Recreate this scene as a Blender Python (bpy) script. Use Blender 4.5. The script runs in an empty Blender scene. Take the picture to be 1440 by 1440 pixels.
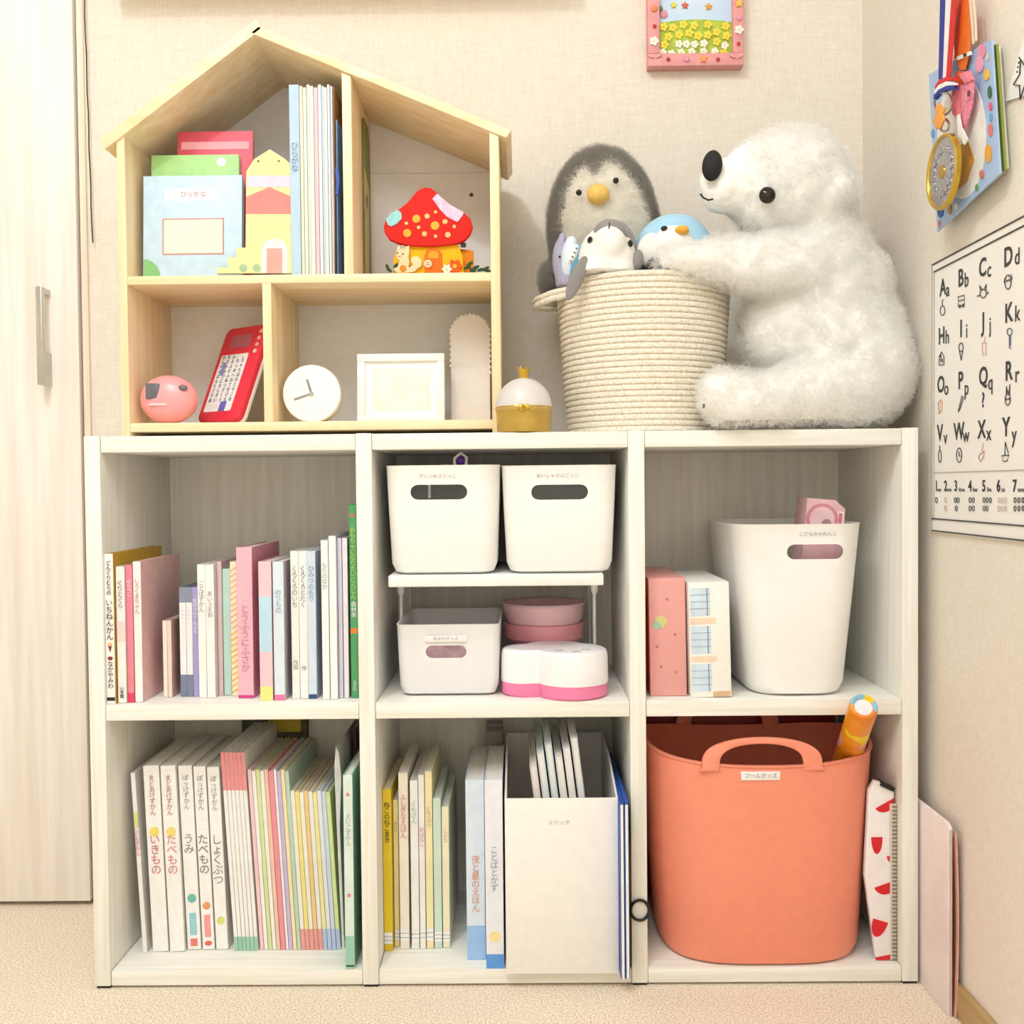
import bpy, bmesh, math, random
from mathutils import Vector, Matrix, Euler
random.seed(7)
PI = math.pi
scene = bpy.context.scene
C = scene.collection

# ------------------------------------------------------------------ camera, world, light, exposure
CAM = Vector((0.0105, -1.4507, 0.7188)); YAW, PITCH, ROLL, FPX = 0.0081, 0.0259, -0.0099, 1440.0
FWD = Vector((-math.sin(YAW)*math.cos(PITCH), math.cos(YAW)*math.cos(PITCH), -math.sin(PITCH)))
_r = Vector((math.cos(YAW), math.sin(YAW), 0)); _u = _r.cross(FWD)
RGT = _r*math.cos(ROLL) + _u*math.sin(ROLL); UPV = -_r*math.sin(ROLL) + _u*math.cos(ROLL)
cd = bpy.data.cameras.new('camera'); cam = bpy.data.objects.new('camera', cd); C.objects.link(cam)
cd.sensor_width = 36; cd.lens = 36*FPX/1440; cd.clip_start = 0.02
cam.matrix_world = Matrix(((RGT.x, UPV.x, -FWD.x, CAM.x), (RGT.y, UPV.y, -FWD.y, CAM.y), (RGT.z, UPV.z, -FWD.z, CAM.z), (0, 0, 0, 1)))
scene.camera = cam
w = bpy.data.worlds.new('world'); scene.world = w; w.use_nodes = True
w.node_tree.nodes['Background'].inputs[0].default_value = (1, .95, .88, 1); w.node_tree.nodes['Background'].inputs[1].default_value = .3
def lamp(name, kind, loc, power, col, size):
    l = bpy.data.lights.new(name, kind); l.energy = power; l.color = col
    if kind == 'POINT': l.shadow_soft_size = size
    else: l.shape = 'DISK'; l.size = size
    o = bpy.data.objects.new(name, l); C.objects.link(o); o.location = loc; return o
lamp('ceiling_lamp', 'POINT', (-.57, -1.185, 2.28), 17, (.88, .95, 1), .035)
lamp('fill_panel', 'AREA', (-.3, -1.9, 2.36), 16, (.91, .955, 1), .9)  # added fill light behind the camera, brightens the front faces
vs = scene.view_settings
scene.display_settings.display_device = 'sRGB'
vs.view_transform = 'Standard'; vs.look = 'None'; vs.gamma = 1; vs.use_curve_mapping = False
vs.exposure = 0.69
scene.cycles.max_bounces = 8; scene.cycles.diffuse_bounces = 5; scene.cycles.glossy_bounces = 3; scene.cycles.transparent_max_bounces = 8

# ------------------------------------------------------------------ pixel rays (a pixel gives a direction; the depth comes from the plane it touches)
def ray(u, v): return FWD + RGT*((u-720)/FPX) + UPV*((720-v)/FPX)
def U(u, v, y): d = ray(u, v); return CAM + d*((y-CAM.y)/d.y)
def UZ(u, v, z): d = ray(u, v); return CAM + d*((z-CAM.z)/d.z)
def UX(u, v, x): d = ray(u, v); return CAM + d*((x-CAM.x)/d.x)

# ------------------------------------------------------------------ materials
def lin(c):
    if isinstance(c, str): c = tuple(int(c[i:i+2], 16)/255 for i in (0, 2, 4))
    return tuple(x/12.92 if x <= .04045 else ((x+.055)/1.055)**2.4 for x in c) + (1,)
_mats = {}
def M(col, rough=.6, var=.05, scale=60, bump=0.0, metal=0.0, trans=0.0, alpha=1.0, sub=0.0, stretch=(1, 1, 1), key=None, col2=None, sheen=0, dist=.001):
    k = key or (col, rough, var, scale, bump, metal, trans, alpha, sub, stretch, col2, sheen)
    if k in _mats: return _mats[k]
    m = bpy.data.materials.new(str(key or 'mat_%d' % len(_mats))); m.use_nodes = True; nt = m.node_tree; p = nt.nodes['Principled BSDF']
    tc = nt.nodes.new('ShaderNodeTexCoord'); mp = nt.nodes.new('ShaderNodeMapping'); mp.inputs['Scale'].default_value = stretch
    nz = nt.nodes.new('ShaderNodeTexNoise'); nz.inputs['Scale'].default_value = scale; nz.inputs['Detail'].default_value = 3
    nt.links.new(tc.outputs['Object'], mp.inputs[0]); nt.links.new(mp.outputs[0], nz.inputs['Vector'])
    rp = nt.nodes.new('ShaderNodeValToRGB'); c = lin(col)
    c2 = lin(col2) if col2 else tuple(x*(1-var*2.2) for x in c[:3]) + (1,)
    rp.color_ramp.elements[0].color = c2; rp.color_ramp.elements[1].color = c
    rp.color_ramp.elements[0].position = .3; rp.color_ramp.elements[1].position = .65
    nt.links.new(nz.outputs['Fac'], rp.inputs[0]); nt.links.new(rp.outputs[0], p.inputs['Base Color'])
    p.inputs['Roughness'].default_value = rough; p.inputs['Metallic'].default_value = metal
    p.inputs['Transmission Weight'].default_value = trans; p.inputs['Alpha'].default_value = alpha
    if sub: p.inputs['Subsurface Weight'].default_value = sub; p.inputs['Subsurface Radius'].default_value = (.01, .008, .006)
    if sheen: p.inputs['Sheen Weight'].default_value = sheen; p.inputs['Sheen Roughness'].default_value = .5
    if bump:
        b = nt.nodes.new('ShaderNodeBump'); b.inputs['Strength'].default_value = bump; b.inputs['Distance'].default_value = dist
        nt.links.new(nz.outputs['Fac'], b.inputs['Height']); nt.links.new(b.outputs[0], p.inputs['Normal'])
    _mats[k] = m; return m
def furmat(key, col, tr=.5):
    m = M(col, .9, var=.02, scale=40, key=key); nt = m.node_tree; p = nt.nodes['Principled BSDF']; out = nt.nodes['Material Output']
    d = nt.nodes.new('ShaderNodeBsdfDiffuse'); t = nt.nodes.new('ShaderNodeBsdfTranslucent'); mx = nt.nodes.new('ShaderNodeMixShader'); mx.inputs[0].default_value = tr
    src = p.inputs['Base Color'].links[0].from_socket
    nt.links.new(src, d.inputs[0]); nt.links.new(src, t.inputs[0]); nt.links.new(d.outputs[0], mx.inputs[1]); nt.links.new(t.outputs[0], mx.inputs[2]); nt.links.new(mx.outputs[0], out.inputs[0])
    return m
def wood(key, col, col2, axis, s=90, rough=.5, bump=.15):
    st = [1, 1, 1]; st['xyz'.index(axis)] = .045
    return M(col, rough, scale=s, col2=col2, stretch=tuple(st), key=key, bump=bump, dist=.0006)
def weave(key, col, col2, axis):
    m = bpy.data.materials.new(key); m.use_nodes = True; nt = m.node_tree; p = nt.nodes['Principled BSDF']; p.inputs['Roughness'].default_value = .85
    tc = nt.nodes.new('ShaderNodeTexCoord'); outs = []
    h = [1, 1, 1]; h['xyz'.index(axis)] = .12
    for st in (tuple(h), (1, 1, .12)):
        mp = nt.nodes.new('ShaderNodeMapping'); mp.inputs['Scale'].default_value = st
        nz = nt.nodes.new('ShaderNodeTexNoise'); nz.inputs['Scale'].default_value = 420; nz.inputs['Detail'].default_value = 1
        nt.links.new(tc.outputs['Object'], mp.inputs[0]); nt.links.new(mp.outputs[0], nz.inputs['Vector']); outs.append(nz)
    a = nt.nodes.new('ShaderNodeMath'); a.operation = 'ADD'
    nt.links.new(outs[0].outputs['Fac'], a.inputs[0]); nt.links.new(outs[1].outputs['Fac'], a.inputs[1])
    rp = nt.nodes.new('ShaderNodeValToRGB'); rp.color_ramp.elements[0].position = .3; rp.color_ramp.elements[1].position = .7
    hf = nt.nodes.new('ShaderNodeMath'); hf.operation = 'MULTIPLY'; hf.inputs[1].default_value = .5
    nt.links.new(a.outputs[0], hf.inputs[0]); nt.links.new(hf.outputs[0], rp.inputs[0])
    rp.color_ramp.elements[0].color = lin(col2); rp.color_ramp.elements[1].color = lin(col)
    nt.links.new(rp.outputs[0], p.inputs['Base Color'])
    b = nt.nodes.new('ShaderNodeBump'); b.inputs['Strength'].default_value = .25; b.inputs['Distance'].default_value = .0012
    nt.links.new(hf.outputs[0], b.inputs['Height']); nt.links.new(b.outputs[0], p.inputs['Normal'])
    return m

# ------------------------------------------------------------------ geometry helpers
class B:
    def __init__(s): s.bm = bmesh.new()
    def box(s, lo, hi, bev=0, seg=2, mx=None):
        lo = Vector(lo); hi = Vector(hi)
        r = bmesh.ops.create_cube(s.bm, size=1, matrix=Matrix.Translation((lo+hi)/2) @ Matrix.Diagonal(((hi-lo).x, (hi-lo).y, (hi-lo).z, 1)))
        vs = r['verts']
        if bev:
            ed = list({e for v in vs for e in v.link_edges})
            q = bmesh.ops.bevel(s.bm, geom=ed, offset=bev, segments=seg, profile=.5, affect='EDGES')
            vs = list({v for f in q['faces'] for v in f.verts} | {v for v in vs if v.is_valid})
        if mx: bmesh.ops.transform(s.bm, matrix=mx, verts=vs)
        return s
    def prism(s, pts, y0, y1, ax='y', bev=0):
        def P(a, b, t): return {'y': (a, t, b), 'x': (t, a, b), 'z': (a, b, t)}[ax]
        v0 = [s.bm.verts.new(P(a, b, y0)) for a, b in pts]; v1 = [s.bm.verts.new(P(a, b, y1)) for a, b in pts]
        n = len(pts); fs = [s.bm.faces.new(v0), s.bm.faces.new(v1[::-1])]
        for i in range(n): fs.append(s.bm.faces.new((v0[i], v1[i], v1[(i+1) % n], v0[(i+1) % n])))
        bmesh.ops.recalc_face_normals(s.bm, faces=fs)
        if bev:
            ed = [e for e in fs[0].edges] + [e for e in fs[1].edges]
            bmesh.ops.bevel(s.bm, geom=ed, offset=bev, segments=2, profile=.5, affect='EDGES')
        return s
    def loft(s, loops, cap0=True, cap1=True, close=False):
        L = [[s.bm.verts.new(p) for p in lp] for lp in loops]; fs = []
        m = len(L); n = len(L[0])
        for j in range(m if close else m-1):
            a, b = L[j], L[(j+1) % m]
            for i in range(n):
                fs.append(s.bm.faces.new((a[i], a[(i+1) % n], b[(i+1) % n], b[i])))
        if not close:
            if cap0: fs.append(s.bm.faces.new(L[0][::-1]))
            if cap1: fs.append(s.bm.faces.new(L[-1]))
        bmesh.ops.recalc_face_normals(s.bm, faces=fs); return s
    def lathe(s, prof, n=32, c=(0, 0, 0), cap0=True, cap1=True, close=False, sx=1, sy=1):
        c = Vector(c)
        return s.loft([[c+Vector((r*math.cos(2*PI*i/n)*sx, r*math.sin(2*PI*i/n)*sy, z)) for i in range(n)] for r, z in prof], cap0, cap1, close)
    def tube(s, pts, r, n=8, closed=False, flat=None):
        pts = [Vector(p) for p in pts]; m = len(pts); loops = []
        up = None
        for i, p in enumerate(pts):
            a = pts[(i-1) % m] if (closed or i > 0) else p; b = pts[(i+1) % m] if (closed or i < m-1) else p
            t = (b-a).normalized()
            if up is None:
                up = Vector((0, 0, 1)) if abs(t.z) < .9 else Vector((0, 1, 0))
            x = t.cross(up).normalized(); up = x.cross(t).normalized()
            rr = r[i] if isinstance(r, (list, tuple)) else r
            loops.append([p + x*rr*math.cos(2*PI*k/n) + up*rr*(flat or 1)*math.sin(2*PI*k/n) for k in range(n)])
        return s.loft(loops, close=closed)
    def ell(s, c, r, rot=None, seg=24, rings=14):
        if not isinstance(r, (tuple, list)): r = (r, r, r)
        mx = Matrix.Translation(Vector(c)) @ ((rot if isinstance(rot, Matrix) else Euler(rot).to_matrix()).to_4x4() if rot else Matrix()) @ Matrix.Diagonal((r[0], r[1], r[2], 1))
        bmesh.ops.create_uvsphere(s.bm, u_segments=seg, v_segments=rings, radius=1, matrix=mx); return s
    def disc(s, c, r, h, ax='y', n=24, bev=0):
        pts = [(r*math.cos(2*PI*i/n), r*math.sin(2*PI*i/n)) for i in range(n)]
        c = Vector(c); k = {'y': (c.x, c.z, c.y), 'x': (c.y, c.z, c.x), 'z': (c.x, c.y, c.z)}[ax]
        return s.prism([(k[0]+a, k[1]+b) for a, b in pts], k[2]-h/2, k[2]+h/2, ax, bev)
    def xf(s, mx): bmesh.ops.transform(s.bm, matrix=mx, verts=s.bm.verts[:]); return s
    def mesh(s, name, smooth=True, ang=38):
        me = bpy.data.meshes.new(name); s.bm.to_mesh(me); s.bm.free()
        if smooth: me.shade_smooth(); me.set_sharp_from_angle(angle=math.radians(ang))
        return me
    def build(s, name, mat, parent=None, loc=(0, 0, 0), rot=(0, 0, 0), smooth=True, label=None):
        return mk(name, s.mesh(name, smooth), mat, parent, loc, rot, label)
def mk(name, me, mat, parent=None, loc=(0, 0, 0), rot=(0, 0, 0), label=None):
    o = bpy.data.objects.new(name, me); C.objects.link(o); o.location = loc; o.rotation_euler = rot
    if parent: o.parent = parent
    if mat and not me.materials: me.materials.append(mat)
    if label: o['label'] = label
    return o
def tag(o, label, cat, group=None):
    o['label'] = label; o['category'] = cat
    if group: o['group'] = group
    return o
def thing(name, label, cat, loc=(0, 0, 0), rot=(0, 0, 0), group=None):
    o = bpy.data.objects.new(name, None); C.objects.link(o); o.location = loc; o.rotation_euler = rot; o.empty_display_size = .02
    return tag(o, label, cat, group)
def struct(o): o['kind'] = 'structure'; return o
def text(s, parent, loc, size, mat, rot=(PI/2, 0, 0), vertical=False, name='lettering', sp=.92, sx=1, line=None, bold=0):
    cu = bpy.data.curves.new(name, 'FONT'); cu.body = '\n'.join(s) if vertical else s
    cu.align_x = 'CENTER'; cu.align_y = 'TOP' if vertical else 'CENTER'; cu.size = size; cu.space_line = sp; cu.extrude = .00012; cu.resolution_u = 3; cu.offset = bold
    cu.materials.append(mat)
    o = bpy.data.objects.new(name, cu); C.objects.link(o); o.parent = parent; o.location = loc; o.rotation_euler = rot; o.scale = (sx, 1, 1)
    return o
def rrect(w, d, r, z, n=5, cx=0, cy=0):
    out = []
    for q, (sx, sy) in enumerate(((1, 1), (-1, 1), (-1, -1), (1, -1))):
        for i in range(n+1):
            a = PI/2*q + PI/2*i/n
            out.append(Vector((cx+sx*(w/2-r)+r*math.cos(a), cy+sy*(d/2-r)+r*math.sin(a), z)))
    return out
def rr2(w, h, r, n=5, cx=0, cz=0): return [(p.x, p.y) for p in rrect(w, h, r, 0, n, cx, cz)]
def circ(cx, cz, r, n=20, rz=None): return [(cx+r*math.cos(2*PI*i/n), cz+(rz or r)*math.sin(2*PI*i/n)) for i in range(n)]
def tub(b, prof, t=.003, n=6):
    """prof: (w, d, r, z) bottom to top; a hollow tub with wall t"""
    out = [rrect(w_, d, r, z, n) for w_, d, r, z in prof]
    inn = [rrect(w_-2*t, d-2*t, max(r-t, .001), max(z, prof[0][3]+t), n) for w_, d, r, z in prof]
    return b.loft(out+inn[::-1])
def evalmesh(o):
    bpy.context.view_layer.update(); dg = bpy.context.evaluated_depsgraph_get()
    return bpy.data.meshes.new_from_object(o.evaluated_get(dg))
def boolcut(o, cutter):
    me = cutter.mesh('cut', False); t = bpy.data.objects.new('cut', me); C.objects.link(t); t.matrix_world = o.matrix_world if not o.parent else o.parent.matrix_world
    t.parent = o.parent; t.location = o.location; t.rotation_euler = o.rotation_euler
    if o.parent: t.matrix_parent_inverse = Matrix()
    m = o.modifiers.new('b', 'BOOLEAN'); m.object = t; m.operation = 'DIFFERENCE'; m.solver = 'EXACT'
    r = evalmesh(o); o.modifiers.clear(); old = o.data; o.data = r; r.shade_smooth(); r.set_sharp_from_angle(angle=math.radians(38))
    bpy.data.objects.remove(t); bpy.data.meshes.remove(me)
    return o
def blob(b, voxel=.006, it=8, zmin=None, name='body'):
    t = bpy.data.objects.new('tmp', b.mesh('tmp', False)); C.objects.link(t)
    m = t.modifiers.new('r', 'REMESH'); m.mode = 'VOXEL'; m.voxel_size = voxel
    if it: m = t.modifiers.new('s', 'SMOOTH'); m.factor = .5; m.iterations = it
    me = evalmesh(t); bpy.data.objects.remove(t)
    if zmin is not None:
        for v in me.vertices:
            if v.co.z < zmin: v.co.z = zmin
    me.shade_smooth(); me.name = name
    return me
def split(me, fn):
    """two meshes from one: faces whose centre passes fn, and the rest"""
    res = []
    for keep in (True, False):
        bm = bmesh.new(); bm.from_mesh(me)
        bmesh.ops.delete(bm, geom=[f for f in bm.faces if bool(fn(f.calc_center_median())) != keep], context='FACES')
        m = bpy.data.meshes.new('part'); bm.to_mesh(m); bm.free(); m.shade_smooth(); res.append(m)
    return res
def fur(o, mat, count, length, kids=6, rad=.0005, clump=.3, rough=.02, seed=1):
    o.data.materials.append(mat)
    ps = o.modifiers.new('fur', 'PARTICLE_SYSTEM').particle_system; s = ps.settings
    s.type = 'HAIR'; s.count = count; s.hair_length = length; s.hair_step = 3; s.render_step = 3; s.display_step = 2
    s.emit_from = 'FACE'; s.use_emit_random = True; s.distribution = 'RAND' if hasattr(s, 'distribution') else s.distribution
    s.child_type = 'INTERPOLATED'; s.rendered_child_count = kids; s.child_percent = 0
    s.clump_factor = clump; s.clump_shape = .2; s.roughness_endpoint = rough; s.roughness_2 = rough; s.roughness_2_size = .02; s.roughness_1 = rough*.6; s.roughness_1_size = .02
    s.child_length = .9; s.root_radius = 1.0; s.tip_radius = .25; s.radius_scale = rad; s.material = len(o.data.materials)
    ps.seed = seed
WHITE = M('F2F1EE', .45, var=.02); BLACK = M('141414', .35, var=.02); INK = M('3B3B3D', .7, var=.02); GREYINK = M('8D8D90', .7, var=.02)
PAPER = M('F0EDE6', .8, var=.06, scale=300, stretch=(1, .05, .05)); GOLD = M('D9B44A', .28, metal=1, var=.06)
# ------------------------------------------------------------------ the room
WY = .306; XW = U(1213, 100, WY).x; CZ = 2.4; XL = -2.1; YF = -2.7
PAPERX = weave('wallpaper_back', 'EFE7DC', 'E4DACB', 'x'); PAPERY = weave('wallpaper_side', 'EFE7DC', 'E4DACB', 'y')
CARPET = M('FFF6E6', .95, scale=340, col2='D3B997', bump=.55, key='carpet', dist=.004)
xd1 = U(113, 400, WY).x; xt1 = U(125.5, 400, WY).x            # door edge, trim edge
struct(B().box((XL-.1, YF-.1, -.06), (XW+.1, WY+.3, 0)).build('floor', CARPET, smooth=False))
struct(B().box((XL-.1, YF-.1, CZ), (XW+.1, WY+.3, CZ+.06)).build('ceiling', M('F1EFEA', .9)))
struct(B().box((xt1, WY, 0), (XW+.1, WY+.08, CZ)).build('wall_back', PAPERX))
struct(B().box((XW, YF, 0), (XW+.1, WY+.08, CZ)).build('wall_right', PAPERY))
struct(B().box((XL-.1, YF, 0), (XL, WY+.08, CZ)).build('wall_left', M('EFE9DF', .9)))
struct(B().box((XL-.1, YF-.1, 0), (XW+.1, YF, CZ)).build('wall_front', M('EFE9DF', .9)))
DOORW = wood('door_wood', 'F7F0E9', 'EBE1D6', 'z', 70, .45, .05)
zb = .0085
door = struct(B().box((XL, WY-.012, zb), (xd1, WY+.02, 2.2), .001).build('door_1', DOORW))
struct(B().box((xd1+.004, WY-.006, 0), (xt1, WY+.05, 2.24), .001).box((XL, WY-.006, 2.204), (xd1+.004, WY+.05, 2.24), .001).build('trim_1', wood('trim_wood', 'F3E6D6', 'E2D0B8', 'z', 70)))
struct(B().box((XL, WY+.06, 0), (xt1, WY+.08, CZ)).build('wall_closet_shade', M('2A231D', .9)))  # dark panel added for the unlit closet interior, stops light under the door
struct(B().box((XW-.009, YF, 0), (XW, WY, .045), .002).build('baseboard_right', wood('base_wood', 'C9AE78', 'B0935F', 'y', 60)))
STEEL = M('C8C6BE', .25, metal=1, var=.05)
h = B(); a = U(50.5, 403, WY-.045); b = U(62, 541, WY-.045)
h.box((a.x, WY-.048, b.z), (b.x, WY-.036, a.z), .0008); h.box((a.x+.001, WY-.04, a.z-.010), (b.x-.001, WY-.0115, a.z-.0005)); h.box((a.x+.001, WY-.04, b.z+.0005), (b.x-.001, WY-.0115, b.z+.056))
h.build('door_handle', STEEL, door, label='brushed metal pull handle')
cordp = [U(117.5+(i/14)*12.5+.5*math.sin(i*1.9), -30+i*26.5, WY-.010) for i in range(15)]
cd_ = B().tube(cordp, .0011, 6).build('cord', M('1C1A18', .6)); tag(cd_, 'thin black cord hanging down beside the closet door frame', 'cord')
# a wall shelf above the picture edge whose shadow falls on the wallpaper
ws = thing('wall_shelf', 'wooden wall shelf fixed high on the papered wall above the toy house', 'shelf', (0, WY, 1.581))
PINEX = wood('pine_x', 'FBE8C2', 'F0D2A0', 'x', 60, .45, .05); PINEZ = wood('pine_z', 'FBE8C2', 'F0D2A0', 'z', 60, .45, .05); PINEY = wood('pine_y', 'F3D49C', 'DDB070', 'y', 60, .45, .05)
B().box((-.653, -.12, 0), (.074, 0, .018), .001).build('board', PINEX, ws)
for x in (-.5, -.08): B().box((x, -.09, -.0005), (x+.012, 0, -.0004), 0).box((x, -.02, .018), (x+.012, 0, .1), .001).build('bracket', STEEL, ws)

# ------------------------------------------------------------------ the cube shelf
X0, PT, TT, H, TB, ZM, ZB, ZBB, SD = -.597, .3862, .0228, .7941, .0229, .4106, .025, .0038, .298
WWX = wood('white_wood_x', 'F5F3EC', 'E8E4D8', 'x', 120, .5, .12); WWZ = wood('white_wood_z', 'F5F3EC', 'E8E4D8', 'z', 120, .5, .12); WWY = wood('white_wood_y', 'F5F3EC', 'E8E4D8', 'z', 90, .5, .1)
sh = thing('cube_shelf', 'white-washed wooden shelf unit of six open cubes standing on the carpet', 'shelf', (0, 0, 0))
for i in range(4):
    up = B().box((X0+PT*i-TT/2, 0, .004), (X0+PT*i+TT/2, SD, H+.0008), .0012).build('upright_panel', WWZ, sh)
    for y0 in (.003, SD-.03): B().box((X0+PT*i-TT/2+.002, y0, 0), (X0+PT*i+TT/2-.001, y0+.027, .0045)).build('foot_pad', BLACK, up)
def bayx(i): return X0+PT*i+TT/2, X0+PT*(i+1)-TT/2
for i in range(3):
    a, b = bayx(i)
    for z0, z1, nm in ((H-TB, H, 'top_board'), (ZM-TB, ZM, 'middle_board'), (ZBB, ZB, 'bottom_board')):
        B().box((a+.0006, .0015, z0), (b-.0006, SD-.001, z1), .0012).build(nm, WWX, sh)
    for z0, z1 in ((ZB, ZM-TB), (ZM, H-TB)):
        B().box((a, SD-.007, z0), (b, SD-.003, z1)).build('back_panel', WWY, sh)

# ------------------------------------------------------------------ the toy house
HY = .06; HYB = .262
def hp(u, v): p = U(u, v, HY); return (p.x, p.z)
hz0 = H+.0009
xl0, xl1 = U(171, 590, HY).x, U(182.5, 590, HY).x; xr0, xr1 = U(692, 560, HY).x, U(705, 560, HY).x
zm1, zm0 = U(430, 385.5, HY).z, U(430, 397.5, HY).z; zb1, zb0 = U(430, 592.5, HY).z, U(430, 605, HY).z
house = thing('toy_house_shelf', 'pale pine toy house shelf with sloping roof on top of the cube shelf', 'shelf', (0, HY, hz0))
def hb(b): return b.xf(Matrix.Translation((0, -HY, -hz0)))
def roofz(x):
    a, b, c = hp(149, 211), hp(352, 48), hp(712, 195)
    return a[1]+(b[1]-a[1])*(x-a[0])/(b[0]-a[0]) if x < b[0] else b[1]+(c[1]-b[1])*(x-b[0])/(c[0]-b[0])
for x0, x1 in ((xl0, xl1), (xr0, xr1)):
    hb(B().prism([(x0, hz0), (x1, hz0), (x1, roofz(x1)), (x0, roofz(x0))], HY, HYB, bev=.0008)).build('side_wall', PINEZ, house)
hb(B().prism([hp(142, 198), hp(361, 28), hp(369, 42), hp(149, 211)], HY-.004, HYB+.004, bev=.0012)).build('roof_board', PINEX, house)
hb(B().prism([hp(352.5, 47.6), hp(364, 38), hp(719, 184.5), hp(712, 195)], HY-.004, HYB+.004, bev=.0012)).build('roof_board', PINEX, house)
hb(B().box((xl1, HY+.001, zm0), (xr0, HYB, zm1), .0008)).build('middle_shelf', PINEX, house)
hb(B().box((xl1, HY+.001, zb0), (xr0, HYB, zb1), .0008)).build('base_board', PINEX, house)
xd = U(482, 240, HY).x, U(495, 240, HY).x
hb(B().prism([(xd[0], zm1), (xd[1], zm1), (xd[1], roofz(xd[1])), (xd[0], roofz(xd[0]))], HY+.001, HYB-.012, bev=.0006)).build('divider', PINEZ, house)
xe = U(370, 500, HY).x, U(382.5, 500, HY).x
hb(B().box((xe[0], HY+.001, zb1), (xe[1], HYB-.012, zm0), .0006)).build('divider', PINEZ, house)
zs = U(600, 243, .25).z; ap = hp(352, 48)
BACKW = M('EDEDEE', .5, var=.02)
def gx(z, side):   # x of the roof underside at height z
    a, b = (hp(149, 211), ap) if side < 0 else (hp(712, 195), ap)
    return a[0]+(b[0]-a[0])*(z-a[1])/(b[1]-a[1])
zl, zr = roofz(xl1), roofz(xr0)
if zs < min(zl, zr): up_pts = [(xl1, zs), (xr0, zs), (xr0, zr), ap, (xl1, zl)]; lo_pts = [(xl1, zb1), (xr0, zb1), (xr0, zs), (xl1, zs)]
else: up_pts = [(gx(zs, -1), zs), (gx(zs, 1), zs), ap]; lo_pts = [(xl1, zb1), (xr0, zb1), (xr0, zr), (gx(zs, 1), zs), (gx(zs, -1), zs), (xl1, zl)]
hb(B().prism(up_pts, HYB-.011, HYB-.006)).build('back_panel', BACKW, house)
bk = hb(B().prism([(a, b-.0008 if abs(b-zs) < 1e-6 else b) for a, b in lo_pts], HYB-.012, HYB-.007)).build('back_panel', BACKW, house)
p = U(663, 274, HYB-.012); hb(B().disc((p.x, HYB-.0122, p.z), .0032, .0008)).build('cable_hole', BLACK, bk)
# ------------------------------------------------------------------ books: one maker for every bound book and magazine
_last = {}
def book(row, sz, uL, uR, vT, vB, label, spine, cover=None, depth=.17, txt=None, tcol=None, tz=.06, ts=None, lean=0, group=None,
         name='picture_book', bands=(), ymin=.004, ymax=.2, y=None, tmin=.0035, txts=(), cat='book', gap=.0004, flip=False):
    um = (uL+uR)/2
    if y is None: y = min(max(UZ(um, vB, sz).y, ymin), ymax)
    x0, x1 = U(uL, vB, y).x, U(uR, vB, y).x
    zt = U(um, vT, y).z; h_ = zt-sz
    for bi in range(3):
        ba, bb_ = bayx(bi)
        if row[0] == 'c' and ba-.03 < (x0+x1)/2 < bb_+.03:
            if x0 < ba+.0005: x1 += ba+.0005-x0; x0 = ba+.0005
            if x1 > bb_-.0005: x0 -= x1-bb_+.0005; x1 = bb_-.0005
    if row in _last: x0 = max(x0, _last[row]+gap)
    if x1-x0 < tmin: x1 = x0+tmin
    _last[row] = x1
    w_ = x1-x0; depth = min(depth, SD-.009-y)
    cs = M(spine, .5, var=.03); cc = M(cover, .5, var=.05) if cover else cs
    t = thing(name, label, cat, (x0, y, sz+.0003), (0, lean, 0), group)
    bt = min(.0016, w_*.2)
    B().box((0, 0, 0), (w_, bt, h_), bt*.35, 1).build('spine', cs, t)
    for xx in (0, w_-bt): B().box((xx, bt*.6, 0), (xx+bt, depth, h_)).build('cover', cc, t)
    B().box((bt, bt, .0018), (w_-bt, depth-.002, h_-.0018)).build('pages', PAPER, t)
    for z0, z1, c in bands:
        B().box((.0002, -.00025, h_*z0), (w_-.0002, .0003, h_*z1)).build('spine_band', M(c, .5, var=.03), t)
    allt = list(txts)
    if txt: allt.append((txt, tz, ts, tcol))
    for s, z, sz_, c in allt:
        k = sz_ or w_*.72
        text(s, t, (w_/2, -.0006, h_*(1-z)), k, M(c or '3A3A3A', .6), vertical=True)
    return t, w_, h_, y

# ------------------------------------------------------------------ inside the toy house
z1 = zm1+.0003; z0h = zb1+.0003
def card(name, label, cat, u0, v0, u1, v1, y, col, zb, t=.008, tilt=-.06, group=None):
    a = U(u0, v1, y); b = U(u1, v0, y); r = thing(name, label, cat, ((a.x+b.x)/2, y, zb), (tilt, 0, 0), group)
    w_, h_ = b.x-a.x, b.z-zb
    B().box((-w_/2, 0, 0), (w_/2, .0015, h_), .0005).box((-w_/2, t-.0015, 0), (w_/2, t, h_), .0005).build('cover', M(col, .5), r)
    B().box((-w_/2+.001, .0013, .001), (w_/2-.001, t-.0013, h_-.001)).build('pages', PAPER, r)
    return r, w_, h_
r, w_, h_ = card('activity_workbook', 'light blue activity workbook with a framed print on its cover in the toy house', 'book', 201, 243, 338, 384, .094, 'C9E0F2', z1, .012)
def onw(r, w_, h_, u0, v0, u1, v1, U0, V0, U1, V1): # px box inside a card's px box -> local
    return [(-w_/2+w_*(u0-U0)/(U1-U0)), h_*(V1-v1)/(V1-V0), (-w_/2+w_*(u1-U0)/(U1-U0)), h_*(V1-v0)/(V1-V0)]
BX = (201, 243, 338, 384)
def slab(q, name, col, r, y=-.0004, ins=0, out=.0): B().box((q[0]+ins, y-out, q[1]+ins), (q[2]-ins, .0003, q[3]-ins)).build(name, M(col, .6), r)
slab(onw(r, w_, h_, 231, 261, 306, 277, *BX), 'title_panel', 'FBFAF8', r)
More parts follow.
